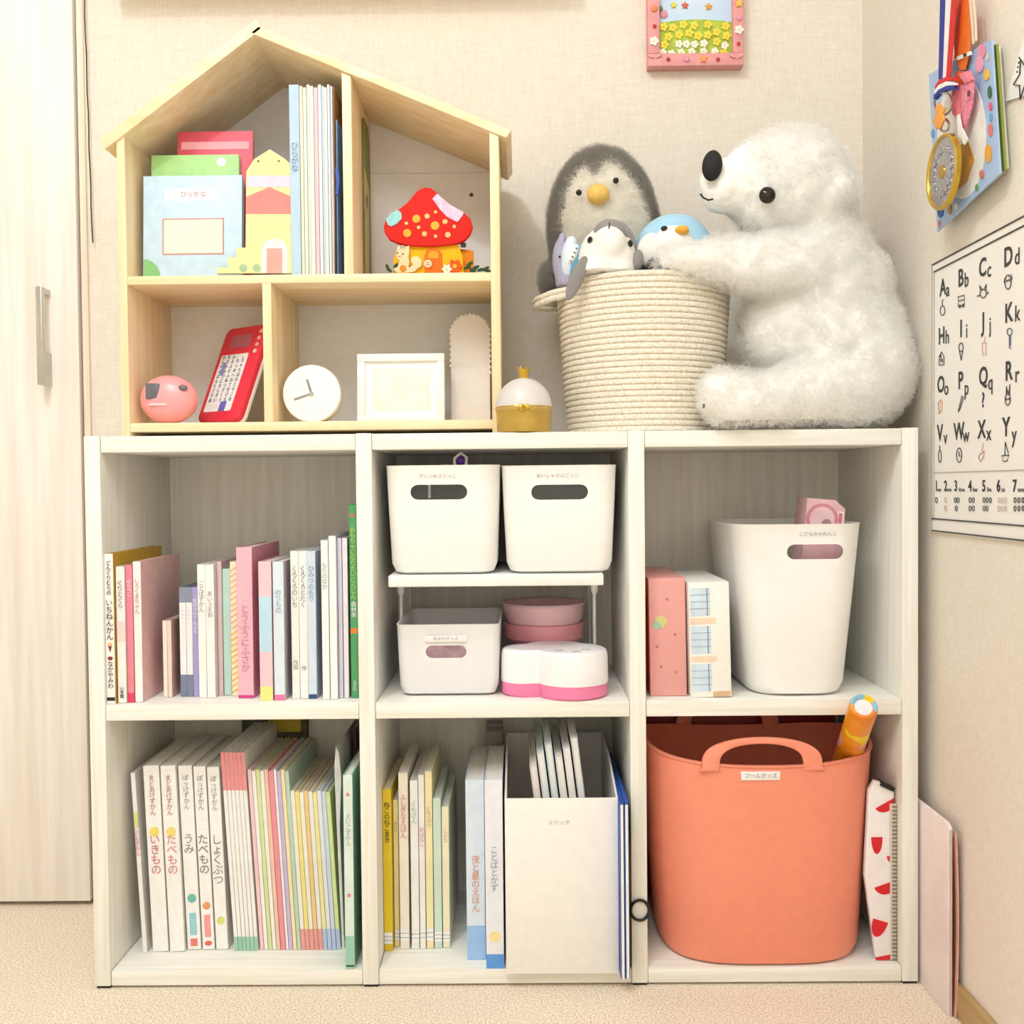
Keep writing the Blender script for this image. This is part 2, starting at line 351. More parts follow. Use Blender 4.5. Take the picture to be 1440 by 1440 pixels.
q = onw(r, w_, h_, 228, 301, 313, 350, *BX); slab(q, 'print_frame', 'C98F7C', r); slab(q, 'print_field', 'F6E9D6', r, -.0008, .002)
text('ひらがな', r, ((q[0]+q[2])/2, -.0007, h_*.815), .010, M('B97C8C', .6))
B().prism([(-w_/2+.001, .001)]+[(-w_/2+.001+.026*math.cos(a), .001+.026*math.sin(a)*1.2) for a in [PI/2*i/8 for i in range(9)]][::-1], -.0006, .0002).build('printed_hill', M('86C07A', .6), r)
r2, w2, h2 = card('green_workbook', 'green workbook standing behind the light blue one in the toy house', 'book', 212, 213, 333, 384, .1065, 'A9D98C', z1, .010)
B().disc((w2*.3, -.0003, h2*.94), .007, .0006).build('printed_cloud', M('F2F5EE', .6), r2)
r3, w3, h3 = card('red_workbook', 'tall red workbook at the back of the toy house upper room', 'book', 249, 179, 352, 384, .117, 'E0566A', z1, .010)
slab([-w3/2+.006, h3*.88, w3/2-.006, h3*.93], 'title_strip', 'F3A9B4', r3)
# castle card with stair-step outline
yc = .088; co = [U(305, 384, yc), ] ; oc = U(360, 384, yc)
pts = [(305, 384), (305, 376), (320, 376), (320, 362), (332, 362), (332, 348), (345, 348), (345, 240), (356, 222), (378, 208), (400, 222), (410, 232), (410, 384)]
cr = thing('castle_picture_card', 'die-cut picture card of a yellow house with steps and a pink door', 'card', (oc.x, yc, z1), (-.03, 0, 0))
def cl(u, v): p = U(u, v, yc); return (p.x-oc.x, max(p.z-z1, 0))
B().prism([cl(*q) for q in pts], 0, .003).build('board', M('F7E7A4', .6), cr)
B().prism([cl(345, 300), cl(345, 276), cl(378, 262), cl(410, 276), cl(410, 300)], -.0005, .0003).build('printed_roof', M('E88D84', .6), cr)
B().prism([cl(347, 262), cl(347, 246), cl(409, 246), cl(409, 262)], -.0005, .0003).build('printed_band', M('EFD6E8', .6), cr)
B().prism([cl(368, 384), cl(368, 350), cl(372, 340), cl(386, 334), cl(400, 340), cl(404, 350), cl(404, 384)], -.0005, .0003).build('printed_arch', M('FBF6E8', .6), cr)
B().prism([cl(375, 384), cl(375, 349), cl(397, 349), cl(397, 384)], -.0009, .0003).build('printed_door', M('EFA79C', .6), cr)
for u in (342, 361): B().prism([(cl(u, 377)[0]+.006*math.cos(a), cl(u, 377)[1]+.006*math.sin(a)) for a in [2*PI*i/14 for i in range(14)]], -.0007, .0003).build('printed_bush', M('A9C49A', .6), cr)
for u, v in ((362, 225), (391, 225)): B().prism(circ(*cl(u, v), .0018, 10), -.0006, .0003).build('printed_dot', M('8D6A55', .6), cr)
# thin magazines at the divider
cols = ['B9D3E8', 'E9E4C9', 'F1EFEA', 'DCE6C8', 'F4F1EA', 'F2C9CF', 'F3F1EC', 'C9DDEA', 'F3EFE4', 'F0F0EE', 'D4DDF0']
lab = ['pale blue', 'cream', 'off-white', 'pale green', 'ivory', 'pink', 'plain white', 'sky blue', 'buff', 'light grey', 'lavender blue']
us = [410, 424, 429, 434, 439, 444, 450, 455, 459, 463, 467, 471]
for i in range(11):
    book('house_mags', z1, us[i], us[i+1], 119+(i % 3)*2, 386, 'thin %s children\'s magazine upright against the toy house divider' % lab[i], cols[i], depth=.13+.01*(i % 3), name='magazine', y=.082+.002*(i % 4), cat='magazine', tmin=.0024,
         txt='ひらがな' if i == 0 else None, tcol='7F93A8', ts=.012, tz=.3)
xk = _last['house_mags']+.0006
ek = thing('kraft_envelope', 'brown kraft paper envelope pressed against the toy house divider', 'envelope', (xk, .078, z1), (0, .008, 0))
zt = U(476, 122, .08).z-z1
B().box((0, 0, 0), (.0012, .14, zt), .0003).build('sheet', M('A9793F', .7, var=.1), ek); B().box((.0014, .004, 0), (.0026, .13, zt*.86), .0003).build('sheet', M('8C6032', .7, var=.1), ek)
ef = thing('blue_folder', 'blue plastic folder slipped in beside the toy house divider', 'folder', (xk+.0050, .074, z1), (0, .006, 0))
zf0 = U(478, 290, .08).z-z1; zf1 = U(478, 170, .08).z-z1
B().box((0, 0, .0), (.0016, .13, zf1), .0004).build('sheet', M('5E86B8', .35), ef); B().tube([(.001, -.002, zf0*1.15), (.003, -.004, zf0*1.32), (.001, -.002, zf0*1.5)], .0024, 8).build('flap', M('3F66C4', .3), ef)
# olive booklet behind the divider, seen in the right room
ob = thing('olive_booklet', 'olive green booklet leaning in the right room of the toy house', 'book', (xd[1]+.0008, .16, z1), (0, .0, 0))
zo = U(515, 172, .18).z-z1
B().prism([(0, 0), (.06, 0), (.06, zo*.92), (.045, zo), (0, zo)], 0, .003, 'x').build('cover', M('7E8340', .55), ob)
B().prism([(-.0005, zo*.02), (.03, zo*.02), (.04, zo*.62), (-.0005, zo*.7)], .0028, .0036, 'x').build('printed_panel', M('C9B98C', .6), ob)
text('#', ob, (.0042, .012, zo*.52), .03, M('6B4A2A', .6), rot=(PI/2, 0, PI/2))

# ------------------------------------------------------------------ felt mushroom house
ym = .12; om = U(605, 384.5, ym)
mu = thing('mushroom_house_ornament', 'red felt mushroom house ornament with squirrel and flowers on the toy house shelf', 'ornament', (om.x, ym, z1))
def ml(u, v): p = U(u, v, ym); return (p.x-om.x, max(p.z-z1, 0))
cz = lambda px, py: (500+px/6.545, 240+py/6.545)
FR = M('E2231A', .85, var=.08, scale=500, bump=.3); 
B().prism([ml(*cz(*q)) for q in [(345, 945), (350, 800), (390, 690), (945, 675), (985, 790), (1000, 945)]], .002, .012, bev=.001).build('stalk', M('F9BE14', .85, var=.06, scale=400), mu)
B().prism([ml(*cz(*q)) for q in [(940, 700), (1080, 720), (1085, 945), (960, 945)]], .011, .018, bev=.001).build('stalk_side', M('E58A12', .85), mu)  # darker orange piece set back beside the stalk
cap = [(262, 520), (285, 450), (330, 395), (400, 362), (470, 310), (530, 240), (580, 185), (640, 160), (700, 168), (745, 205), (830, 290), (920, 350), (1000, 395), (1060, 450), (1080, 520), (1055, 590), (1000, 650), (930, 678), (800, 695), (650, 703), (500, 695), (390, 672), (310, 635), (272, 580)]
B().prism([ml(*cz(*q)) for q in cap], -.006, .010, bev=.0025).build('cap', FR, mu)
for px, py, pr in ((565, 455, 38), (480, 585, 38), (735, 517, 40), (663, 430, 24), (827, 480, 24), (852, 600, 26), (638, 593, 24), (740, 392, 16), (472, 495, 16), (585, 533, 17), (740, 614, 16), (911, 525, 16)):
    a = ml(*cz(px, py)); B().disc((a[0], -.0068, a[1]), pr*.000163, .0016, bev=.0003).build('cap_spot', M('F5B23E' if pr > 30 else 'F7C583', .85), mu)
B().prism([ml(*cz(*q)) for q in [(285, 460), (330, 405), (395, 372), (425, 400), (430, 450), (385, 500), (330, 525), (300, 505)]], -.0076, -.0055).build('blue_patch', M('A9DCDF', .9, col2='8CCBD0', scale=300), mu)
B().prism([ml(*cz(*q)) for q in [(755, 225), (870, 325), (1000, 395), (985, 430), (940, 485), (850, 440), (790, 380), (710, 270)]], -.0076, -.0055).build('pink_patch', M('F7DCEC', .9, col2='E9A9D8', scale=90), mu)
B().prism([ml(*cz(*q)) for q in [(632, 945), (632, 790), (650, 740), (690, 715), (760, 722), (795, 760), (798, 945)]], -.001, .0035, bev=.0006).build('door', M('F0731C', .85), mu)
B().prism([ml(*cz(*q)) for q in [(668, 810), (672, 760), (700, 742), (750, 745), (765, 770), (762, 810)]], -.0018, .0005).build('door_window', M('F5A32A', .85), mu)
a = ml(*cz(668, 862)); bt = B().disc((a[0], -.003, a[1]), .0062, .003, bev=.0008).build('button', M('F4D5B5', .5), mu)
for dx, dz in ((-.0016, .0016), (.0016, .0016), (-.0016, -.0016), (.0016, -.0016)): B().disc((a[0]+dx, -.0047, a[1]+dz), .0008, .0006, n=8).build('button_hole', BLACK, bt)
SQ = M('F3D7AC', .85, var=.04)
sq = B().prism([ml(*cz(*q)) for q in [(345, 905), (390, 890), (405, 840), (380, 800), (378, 740), (392, 692), (415, 700), (440, 690), (470, 705), (495, 690), (500, 740), (490, 800), (500, 850), (490, 890), (520, 930), (480, 945), (380, 945)]], -.004, .001, bev=.0008).build('squirrel', SQ, mu)
B().prism([ml(*cz(*q)) for q in [(490, 940), (490, 905), (530, 870), (510, 830), (530, 795), (580, 795), (610, 830), (610, 880), (570, 910), (540, 935)]], -.0045, .0, bev=.0008).build('squirrel_tail', SQ, sq)
for px, py in ((388, 763), (438, 772)): a = ml(*cz(px, py)); B().disc((a[0], -.0042, a[1]), .0012, .0006, n=10).build('eye', BLACK, sq)
a = ml(*cz(408, 792)); B().box((a[0]-.002, -.0045, a[1]-.0004), (a[0]+.002, -.0038, a[1]+.0004)).build('mouth', M('6A4228', .7), sq)
for k, px in enumerate((420, 437, 453)): a = ml(*cz(px, 712)); B().box((a[0]-.0005, -.0045, a[1]-.0018), (a[0]+.0005, -.0038, a[1]+.0018)).build('stripe', M('8A5A33', .7), sq)
a = ml(*cz(440, 905)); B().disc((a[0], -.005, a[1]), .0048, .003, bev=.0008).build('acorn', M('E08A2A', .8), sq)
def felt_flower(px, py, r_, n, col, cc, y):
    a = ml(*cz(px, py)); b = B()
    pts = [(a[0]+r_*(1+.22*math.cos(n*2*PI*i/48))*math.cos(2*PI*i/48), max(0, a[1]+r_*(1+.22*math.cos(n*2*PI*i/48))*math.sin(2*PI*i/48))) for i in range(48)]
    f = b.prism(pts, y, y+.003).build('flower', M(col, .85), mu); B().disc((a[0], y-.0008, a[1]), r_*.32, .002).build('flower_centre', M(cc, .8), f)
felt_flower(915, 885, .0098, 6, 'EC5A1E', 'F7C51E', -.003); felt_flower(842, 912, .0066, 6, 'FBF8EE', 'F7E08A', -.0055)
LF = M('33502C', .85)
for (px, py, an, L) in ((1050, 862, .6, .0075), (1110, 892, .4, .007), (1150, 915, .3, .007), (1200, 905, .5, .0075), (1225, 928, .1, .006), (1030, 895, .2, .007), (1080, 925, -.2, .007), (310, 915, 2.4, .007), (370, 880, .9, .007), (295, 890, 1.9, .006)):
    a = ml(*cz(px, py)); B().ell((a[0], -.002, max(a[1], .0025)), (L*.8, .0012, .0026), (0, -an, 0), 12, 8).build('leaf', LF, mu)
B().tube([(ml(*cz(q[0], q[1]))[0], 0, max(ml(*cz(q[0], q[1]))[1], .001)) for q in ((1000, 890), (1080, 905), (1160, 920), (1240, 930))], .0007, 6).build('stem', LF, mu)
a = ml(*cz(985, 680)); B().box((a[0]-.003, .002, a[1]-.003), (a[0]+.005, .006, a[1]+.003)).build('clip', BLACK, mu)

# ------------------------------------------------------------------ lower rooms of the toy house
yt = .092; o = U(238.5, 592, yt); rr = 40.5*(yt-CAM.y)/1440
eg = thing('round_toy', 'pink round egg-shaped electronic toy with a small screen in the toy house', 'toy', (o.x, yt, z0h))
B().ell((0, 0, rr*.84), (rr, rr*.62, rr*.84), None, 36, 22).build('body', M('F5A3A6', .3, var=.01), eg)
B().box((-rr*.62, -rr*.60, rr*.82), (-rr*.14, -rr*.38, rr*1.36), .002).build('screen', M('6B6A72', .2), eg)
B().ell((rr*.62, -rr*.42, rr*1.2), (.007, .004, .005)).build('button', M('7A6A70', .3), eg)
B().box((-rr*.5, -rr*.63, rr*.60), (rr*.1, -rr*.5, rr*.66), .001).build('slot', M('F9DCDC', .4), eg)
yr = .135; o = U(303, 592, yr); 
hb_ = thing('hiragana_board', 'red hiragana learning tablet leaning against the toy house divider', 'toy', (U(276, 592, .15).x, .15, z0h+.0056), (-.4, 0, -.6))
bw, bh = .098, .166
B().prism(rr2(bw, bh, .012, 5, bw/2, bh/2), 0, .012, bev=.0015).build('casing', M('E33348', .35, var=.02), hb_)
B().prism(rr2(bw+.0006, bh+.0006, .012, 5, bw/2, bh/2), .0085, .0155, bev=.001).build('back_casing', M('F3F1F0', .4), hb_)
B().prism(rr2(bw*.64, bh*.60, .003, 4, bw*.42, bh*.40), -.0008, .001).build('key_panel', M('F5F3F3', .4), hb_)
rows = ['わらやまはなたさかあ', 'をりゆみひにちしきい', 'んるよむふぬつすくう', '、れっめへねてせけえ', '。ろゃもほのとそこお']
for i, s in enumerate(rows): text(s, hb_, (bw*(.18+.12*i), -.0012, bh*.695), .0082, M('5A5A66', .6), vertical=True, sp=1.02, name='key_letters')
B().prism(rr2(bw*.5, bh*.14, .004, 4, bw*.45, bh*.84), -.0008, .001).build('display', M('B76474', .3), hb_)
for k in range(4): B().disc((bw*.88, -.0008, bh*(.92-.07*k)), .0036, .002, n=14).build('button', M(['F6C3A2', 'F3A9A6', 'F0B3B8', 'F4D0C0'][k], .4), hb_)
B().box((bw*.45, -.0012, bh*.10), (bw*.6, .0004, bh*.2), .0005).build('blue_key', M('6F6AC8', .4), hb_)
B().box((bw*.2, -.0012, bh*.48), (bw*.28, .0004, bh*.62), .0005).build('blue_key', M('8E90C8', .4), hb_)
yk = .10; o = U(439, 592, yk); rk = 40.5*(yk-CAM.y)/1440
ck = thing('round_clock', 'small round white clock standing in the lower room of the toy house', 'clock', (o.x, yk, z0h+.0003))
B().lathe([(rk, 0), (rk, .026), (rk*.97, .028)], 48).xf(Matrix.Translation((0, 0, rk)) @ Matrix.Rotation(-PI/2, 4, 'X')).build('case', M('F3EFE9', .4, var=.01), ck)
B().lathe([(rk*.965, -.0015), (rk*.965, .001)], 48).xf(Matrix.Translation((0, 0, rk)) @ Matrix.Rotation(-PI/2, 4, 'X')).build('dial', M('FAF8F5', .5, var=.01), ck)
for (du, dv, wd, nm) in ((-6, -20, .0016, 'hour_hand'), (-24.5, 8, .0012, 'minute_hand')):
    L = math.hypot(du, dv)*(yk-CAM.y)/1440; an = math.atan2(-dv, du)
    B().box((-L*.12, -.0029, -wd), (L, -.0022, wd)).xf(Matrix.Translation((0, 0, rk)) @ Matrix.Rotation(-an, 4, 'Y')).build(nm, M('8D8A88', .4), ck)
B().disc((0, -.0028, rk), .0034, .002).build('pivot', M('B5B2AE', .3), ck)
yf = .12; a = U(502, 589, yf); b = U(624, 495, yf); fw, fh = b.x-a.x, b.z-z0h
pf = thing('framed_photo', 'white square photo frame with a blank mat in the toy house', 'frame', ((a.x+b.x)/2, yf, z0h), (-.08, 0, 0))
for q in ((-fw/2, 0, fw/2, .012), (-fw/2, fh-.012, fw/2, fh), (-fw/2, .012, -fw/2+.012, fh-.012), (fw/2-.012, .012, fw/2, fh-.012)): B().box((q[0], 0, q[1]), (q[2], .014, q[3]), .0012).build('frame_bar', M('F4F1EC', .4, var=.01), pf)
B().box((-fw/2+.01, .005, .01), (fw/2-.01, .008, fh-.01)).build('mat_board', M('FAF8F4', .7, var=.01), pf)
B().box((-fw/2+.024, .0043, .02), (fw/2-.022, .0055, fh-.022)).build('picture', M('F7EFE8', .6, col2='F3E2D8', scale=30), pf)
ya = .17; a = U(632, 588, ya); b = U(692, 437, ya); aw, ah = (b.x-a.x), b.z-z0h; aw = min(aw, xr0-.003-a.x)
am = thing('arched_stand', 'pale arched tabletop board edged with beads standing in the toy house', 'ornament', (a.x+aw/2, ya, z0h), (-.05, 0, 0))
r_ = aw/2-.003; zc = ah-r_-.004
arch = [(-r_, 0), (r_, 0)]+[(r_*math.cos(PI*i/16), zc+r_*1.0*math.sin(PI*i/16)) for i in range(17)]
B().prism(arch, 0, .005, bev=.0006).build('board', M('EDE7E2', .35, var=.02), am)
pp = [(-r_, zc*.02+zc*i/16) for i in range(17)] + [(-r_*math.cos(PI*i/14), zc+r_*math.sin(PI*i/14)) for i in range(1, 14)] + [(r_, zc-zc*.98*i/16) for i in range(17)]
for q in pp[10:38]: B().ell((q[0], .0025, q[1]), .0029, None, 10, 6).build('bead', M('F6F3F0', .25, var=.01), am)
# ------------------------------------------------------------------ on top of the shelf: trinket dome
ZT = H+.0009
def S(y): return (y-CAM.y)/1440
yd = .0365; o = U(737, 600, yd); r = 39.5*S(yd)
tr = thing('trinket_dome', 'small gold box with frosted dome lid and crown knob beside the toy house', 'trinket box', (o.x, yd, ZT))
zr1 = U(735, 573, yd-r).z-ZT; zd = U(735, 531.5, yd).z-ZT; zc1 = U(735, 516, yd).z-ZT
B().lathe([(r*.93, 0), (r*.95, .002), (r*.97, zr1*.5), (r*.98, zr1-.004), (r*1.0, zr1-.003), (r, zr1)], 48).build('base', M('C6A552', .42, metal=.6, var=.05), tr)
dm = B().lathe([(r*1.0, zr1), (r*1.01, zr1+.003)]+[(r*math.cos(a), zr1+.003+(zd-zr1-.003)*math.sin(a)) for a in [PI/2*i/12 for i in range(1, 12)]]+[(.004, zd)], 48).build('dome_lid', M('E9E3E0', .35, trans=.15, var=.01), tr)
B().lathe([(r*1.012, zr1+.0006), (r*1.025, zr1+.002), (r*1.012, zr1+.0034)], 48, close=True).build('rim', GOLD, tr)
cw = B().lathe([(.0062, zd-.002), (.0068, zd+.006), (.0085, zc1-.004), (.0078, zc1-.004), (.0060, zd+.006)], 20, close=False).build('crown_knob', GOLD, tr)
for k in range(6): a = 2*PI*k/6; B().ell((.0086*math.cos(a), .0086*math.sin(a), zc1-.002), (.0014, .0014, .0026), None, 8, 6).build('crown_point', GOLD, cw)
for s in (-1, 1): B().ell((s*.0045, -r-.0005, zr1+.001), (.005, .0022, .0036), (0, s*.4, 0), 12, 8).build('bow', GOLD, tr)
B().ell((-.003, -r-.0008, zr1-.004), (.0045, .0016, .0016), (0, .7, 0), 10, 6).build('bow_tail', GOLD, tr)

# ------------------------------------------------------------------ rope basket
yb = .146; ob = U(905, 600, yb); RT, RB = .131, .1135
zrim = U(905, 379, yb-RT).z-ZT
ROPE = M('F6EEDF', .9, scale=260, col2='DCCFBA', bump=.5, key='rope', dist=.002)
bs = thing('rope_basket', 'round off-white cotton rope basket full of plush toys on the shelf', 'basket', (ob.x, yb, ZT))
n = 27; prof = []; pitch = zrim/n
for i in range(n):
    z = pitch*i; rc = RB+(RT-RB)*((i+.5)/n)**.8
    prof += [(rc-.0006, z), (rc+.0024, z+pitch*.2), (rc+.0032, z+pitch*.5), (rc+.0024, z+pitch*.8)]
inn = [(r_-.008, z) for r_, z in prof[::4]][::-1]
prof += [(RT-.001, zrim), (RT-.006, zrim-.001)] + [(max(a, .01), max(z, .005)) for a, z in inn]
B().lathe([(.01, 0)]+prof+[(.01, .005)], 96).build('coiled_wall', ROPE, bs)
for dz in (.0, .0085):
    B().tube([(-RT*.86, -.062, zrim-.012-dz), (-RT-.012, -.045, zrim-.016-dz), (-RT-.033, -.018, zrim-.020-dz), (-RT-.036, .012, zrim-.020-dz), (-RT-.016, .04, zrim-.016-dz), (-RT*.86, .062, zrim-.012-dz)], .0046, 10).build('handle_rope', ROPE, bs)
RIMZ = ZT+zrim

# ------------------------------------------------------------------ fur and plush cloth
FURW = furmat('fur_white', 'FFFEFB'); SKINW = M('FDFBF6', .9, var=.03, scale=120, bump=.5, key='skin_white', dist=.004)
FURG = furmat('fur_grey', 'B4B0AA'); FURC = furmat('fur_cream', 'FFFCF4')
EYE = M('120E0C', .12, var=.01); VEL = lambda c: M(c, .8, var=.03, scale=300, sheen=.2)
def fit(o, me, mats): pass
def inbasket(me, o_, rmax=.117, up=.003):
    # cloth that goes down into the basket is squeezed by its wall
    for v_ in me.vertices:
        if v_.co.z+o_.location.z < RIMZ+up:
            wx, wy = v_.co.x+o_.location.x-ob.x, v_.co.y+o_.location.y-yb; rr_ = math.hypot(wx, wy)
            if rr_ > rmax: v_.co.x = wx*rmax/rr_+ob.x-o_.location.x; v_.co.y = wy*rmax/rr_+yb-o_.location.y
    return me
# grey penguin
yp = .185; cp = U(848, 322, yp); s = S(yp)
pg = thing('grey_penguin_plush', 'fluffy grey penguin plush with cream face and yellow beak in the rope basket', 'plush toy', (cp.x, yp, RIMZ-.08))
lz = cp.z-(RIMZ-.08)
b = B(); b.ell((0, 0, lz), (70*s, .070, 106*s), (0, -.05, 0), 40, 28); b.ell((.004, 0, lz-.055), (72*s, .072, 70*s)); 
me = blob(b, .006, 4)
inbasket(me, pg, .112)
tilt = Matrix.Rotation(.14, 4, 'Y')
bk_ = (U(841, 262, yp).z-cp.z)
def face(c):
    d = tilt @ Vector((c.x, 0, c.z-lz)); 
    if c.y > -.012: return False
    if (d.x/.066)**2+((d.z+.020)/.112)**2 > 1: return False
    if d.z > bk_ and abs(d.x+.004) < (d.z-bk_)*.42+.004: return False
    return True
fm, bm_ = split(me, face)
ob1 = mk('body', bm_, M('7D7872', .9), pg); fur(ob1, FURG, 2600, .011, 9, .00045, .5, .012, 2)
ob2 = mk('face_patch', fm, M('FDF8EE', .9), pg); fur(ob2, FURC, 1500, .009, 3, .0005, .5, .014, 3)
def ploc(u, v, y): p = U(u, v, y); return (p.x-pg.location.x, y-yp, p.z-pg.location.z)
B().ell(ploc(841, 273, .108), (16*.00108, .015, 14.5*.00108), None, 24, 16).build('beak', M('E9C067', .8, var=.05, scale=200), pg)
for u, v in ((814, 271), (866, 254)): B().ell(ploc(u, v, .112), (.0046, .006, .0046), None, 14, 10).build('eye', EYE, pg)
wg = B().ell(ploc(775, 392, .18), (.012, .04, .02), None, 20, 12); w0 = mk('wing', wg.mesh('wing'), M('7D7872', .9), pg); fur(w0, FURG, 300, .009, 6, .00045, .5, .012, 5)
# shark
ysk = .102; base = RIMZ-.05
def loc(o_, u, v, y): p = U(u, v, y); return Vector((p.x-o_.location.x, y-o_.location.y, p.z-o_.location.z))
sk = thing('shark_plush', 'lavender and blue shark plush with a toothy mouth at the basket edge', 'plush toy', (U(797, 370, ysk).x, ysk, base))
b = B(); b.ell(loc(sk, 789, 370, ysk), (12*S(ysk), .018, 34*S(ysk)), (0, -.05, 0)); b.ell(loc(sk, 790, 340, ysk), (6*S(ysk), .014, 14*S(ysk)), (0, .15, 0)); b.ell(loc(sk, 797, 396, ysk), (16*S(ysk), .02, 26*S(ysk)))
mk('head', inbasket(blob(b, .0035, 5), sk, .117, -.008), VEL('A9A5BE'), sk)
B().ell(loc(sk, 801, 362, ysk-.012), (12*S(ysk), .014, 30*S(ysk)), (0, .12, 0)).build('belly', VEL('DCEAF2'), sk)
B().ell(loc(sk, 809, 366, ysk-.014), (9*S(ysk), .012, 24*S(ysk)), (0, .42, 0)).build('back', VEL('6FB3E0'), sk)
mo = B().ell(loc(sk, 806, 358, ysk-.024), (6*S(ysk), .006, 15*S(ysk)), (0, .42, 0), 18, 12).build('mouth', VEL('F7F7F5'), sk)
for k in range(4): c = loc(sk, 802.5+k*2.8, 367-k*6, ysk-.0305); B().box((-.0016, -.0006, -.0006), (.0016, .0008, .0006)).build('tooth_stitch', BLACK, mo, loc=c, rot=(0, .6, 0))
B().ell(loc(sk, 787, 361, ysk-.018), (.0018, .002, .0018), None, 10, 8).build('eye', EYE, sk)
# dolphin
yw = .062
dp = thing('dolphin_plush', 'white dolphin plush with grey fins poking its snout out of the basket', 'plush toy', (U(853, 380, yw).x, yw, RIMZ-.04))
s = S(yw)
b = B(); b.ell(loc(dp, 854, 368, yw), (41*s, .036, 50*s)); b.ell(loc(dp, 838, 384, yw), (27*s, .036, 26*s)); b.ell(loc(dp, 866, 385, yw), (29*s, .036, 28*s)); b.ell(loc(dp, 857, 345, yw-.014), (24*s, .030, 30*s))
mk('body', inbasket(blob(b, .0035, 4), dp), VEL('F5F1EA'), dp)
b = B(); b.ell(loc(dp, 860, 351, yw+.014), (36*s, .034, 42*s)); b.ell(loc(dp, 858, 331, yw-.008), (25*s, .028, 22*s))
mk('back', inbasket(blob(b, .0035, 4), dp), VEL('8F8B89'), dp)
B().tube([loc(dp, 857, 313, yw-.030), loc(dp, 857, 317, yw-.036), loc(dp, 856, 321, yw-.039)], .0009, 6).build('mouth_seam', BLACK, dp)
for u, v in ((829.5, 337.5), (886.5, 342.5)): B().ell(loc(dp, u, v, yw-.022), (.0038, .008, .0050), (0, .3 if u < 850 else -.3, 0), 14, 10).build('eye', EYE, dp)
B().ell(loc(dp, 811, 391, .036), (10*S(.036), .004, 33*S(.036)), (0, .40, 0), 20, 14).build('fin', VEL('8A8683'), dp)
B().ell(loc(dp, 897, 366, .045), (8*S(.045), .006, 15*S(.045)), (0, .1, 0), 18, 12).build('fin', VEL('8A8683'), dp)
# blue penguin
yq = .10; s = S(yq)
bq = thing('blue_penguin_plush', 'light blue penguin plush with yellow beak under the bear\'s paw', 'plush toy', (U(945, 360, yq).x, yq, RIMZ-.05))
b = B(); b.ell(loc(bq, 948, 352, yq), (54*s, .045, 50*s)); b.ell(loc(bq, 950, 332, yq), (42*s, .04, 30*s)); b.ell(loc(bq, 915, 350, yq), (22*s, .035, 30*s))
mk('body', blob(b, .004, 5), VEL('A9D6EF'), bq)
B().ell(loc(bq, 946, 348, yq-.018), (34*s, .034, 32*s)).build('face_patch', VEL('F6F3EE'), bq)
B().ell(loc(bq, 916, 352, yq-.030), (20*s, .012, 24*s), (0, .25, 0)).build('wing', VEL('F2EEE6'), bq)
B().ell(loc(bq, 934, 321, yq-.042), (.0050, .004, .0036), (0, -.2, 0), 14, 10).build('eye', EYE, bq)
B().ell(loc(bq, 959, 324, yq-.047), (.0105, .012, .0068), None, 18, 12).build('beak', VEL('F2B233'), bq)
B().ell(loc(bq, 920, 369, yq-.045), (10*s, .008, 7*s), (0, -.3, 0), 16, 10).build('foot', VEL('7F7C78'), bq)

# ------------------------------------------------------------------ polar bear
yB = .085; s = S(yB)
pb = thing('polar_bear_plush', 'large fluffy white polar bear plush sitting with its arm over the basket', 'plush toy', (U(1160, 600, yB).x, yB, ZT))
def bl(u, v, y): return loc(pb, u, v, y)
b = B()
b.ell(bl(1112, 262, .085), (84*s, .078, 80*s)); b.ell(bl(1140, 285, .088), (62*s, .072, 66*s)); b.ell(bl(1080, 275, .08), (58*s, .062, 62*s))      # head
b.ell(bl(1040, 262, .07), (46*s, .048, 47*s)); b.ell(bl(1015, 262, .062), (36*s, .042, 42*s)); b.ell(bl(1060, 245, .075), (50*s, .045, 48*s))     # snout
b.ell(bl(1184, 262, .022), (17*s, .020, 21*s)); b.ell(bl(1172, 214, .14), (14*s, .012, 14*s))                                                       # ears
b.ell(bl(1148, 350, .09), (72*s, .066, 62*s))                                                                                                     # neck
b.ell(bl(1160, 420, .09), (84*s, .074, 92*s)); b.ell(bl(1172, 490, .09), (104*s, .082, 106*s)); b.ell(bl(1120, 460, .09), (80*s, .07, 84*s)); b.ell(bl(1195, 400, .09), (55*s, .06, 60*s))
b.ell(bl(1205, 520, .075), (78*s, .075, 82*s))                                                                                                    # hip
def limb(pts, n=7):
    for (p0, r0), (p1, r1) in zip(pts, pts[1:]):
        for i in range(n):
            t = i/n; b.ell(bl(*p0).lerp(bl(*p1), t), tuple(r0[k]+(r1[k]-r0[k])*t for k in range(3)), None, 20, 12)
    b.ell(bl(*pts[-1][0]), pts[-1][1])
limb([((1175, 362, .07), (46*s, .046, 42*s)), ((1120, 372, .045), (46*s, .042, 45*s)), ((1065, 372, .032), (44*s, .038, 40*s)), ((1000, 366, .026), (36*s, .032, 27*s)), ((954, 367, .030), (32*s, .030, 21*s))])   # arm over the rim
limb([((1200, 540, .045), (60*s, .05, 58*s)), ((1130, 556, .026), (52*s, .044, 45*s)), ((1070, 566, .012), (42*s, .038, 35*s)), ((1026, 562, .006), (38*s, .036, 41*s))])  # near leg, foot
b.ell(bl(1012, 556, .004), (29*s, .034, 36*s))
limb([((1150, 545, .15), (46*s, .04, 40*s)), ((1085, 548, .145), (40*s, .034, 34*s))])                                                             # far leg
XWL = XW-.012-pb.location.x
me = blob(b, .0062, 6, zmin=.009)
from mathutils import noise
_n = [v_.normal.copy() for v_ in me.vertices]
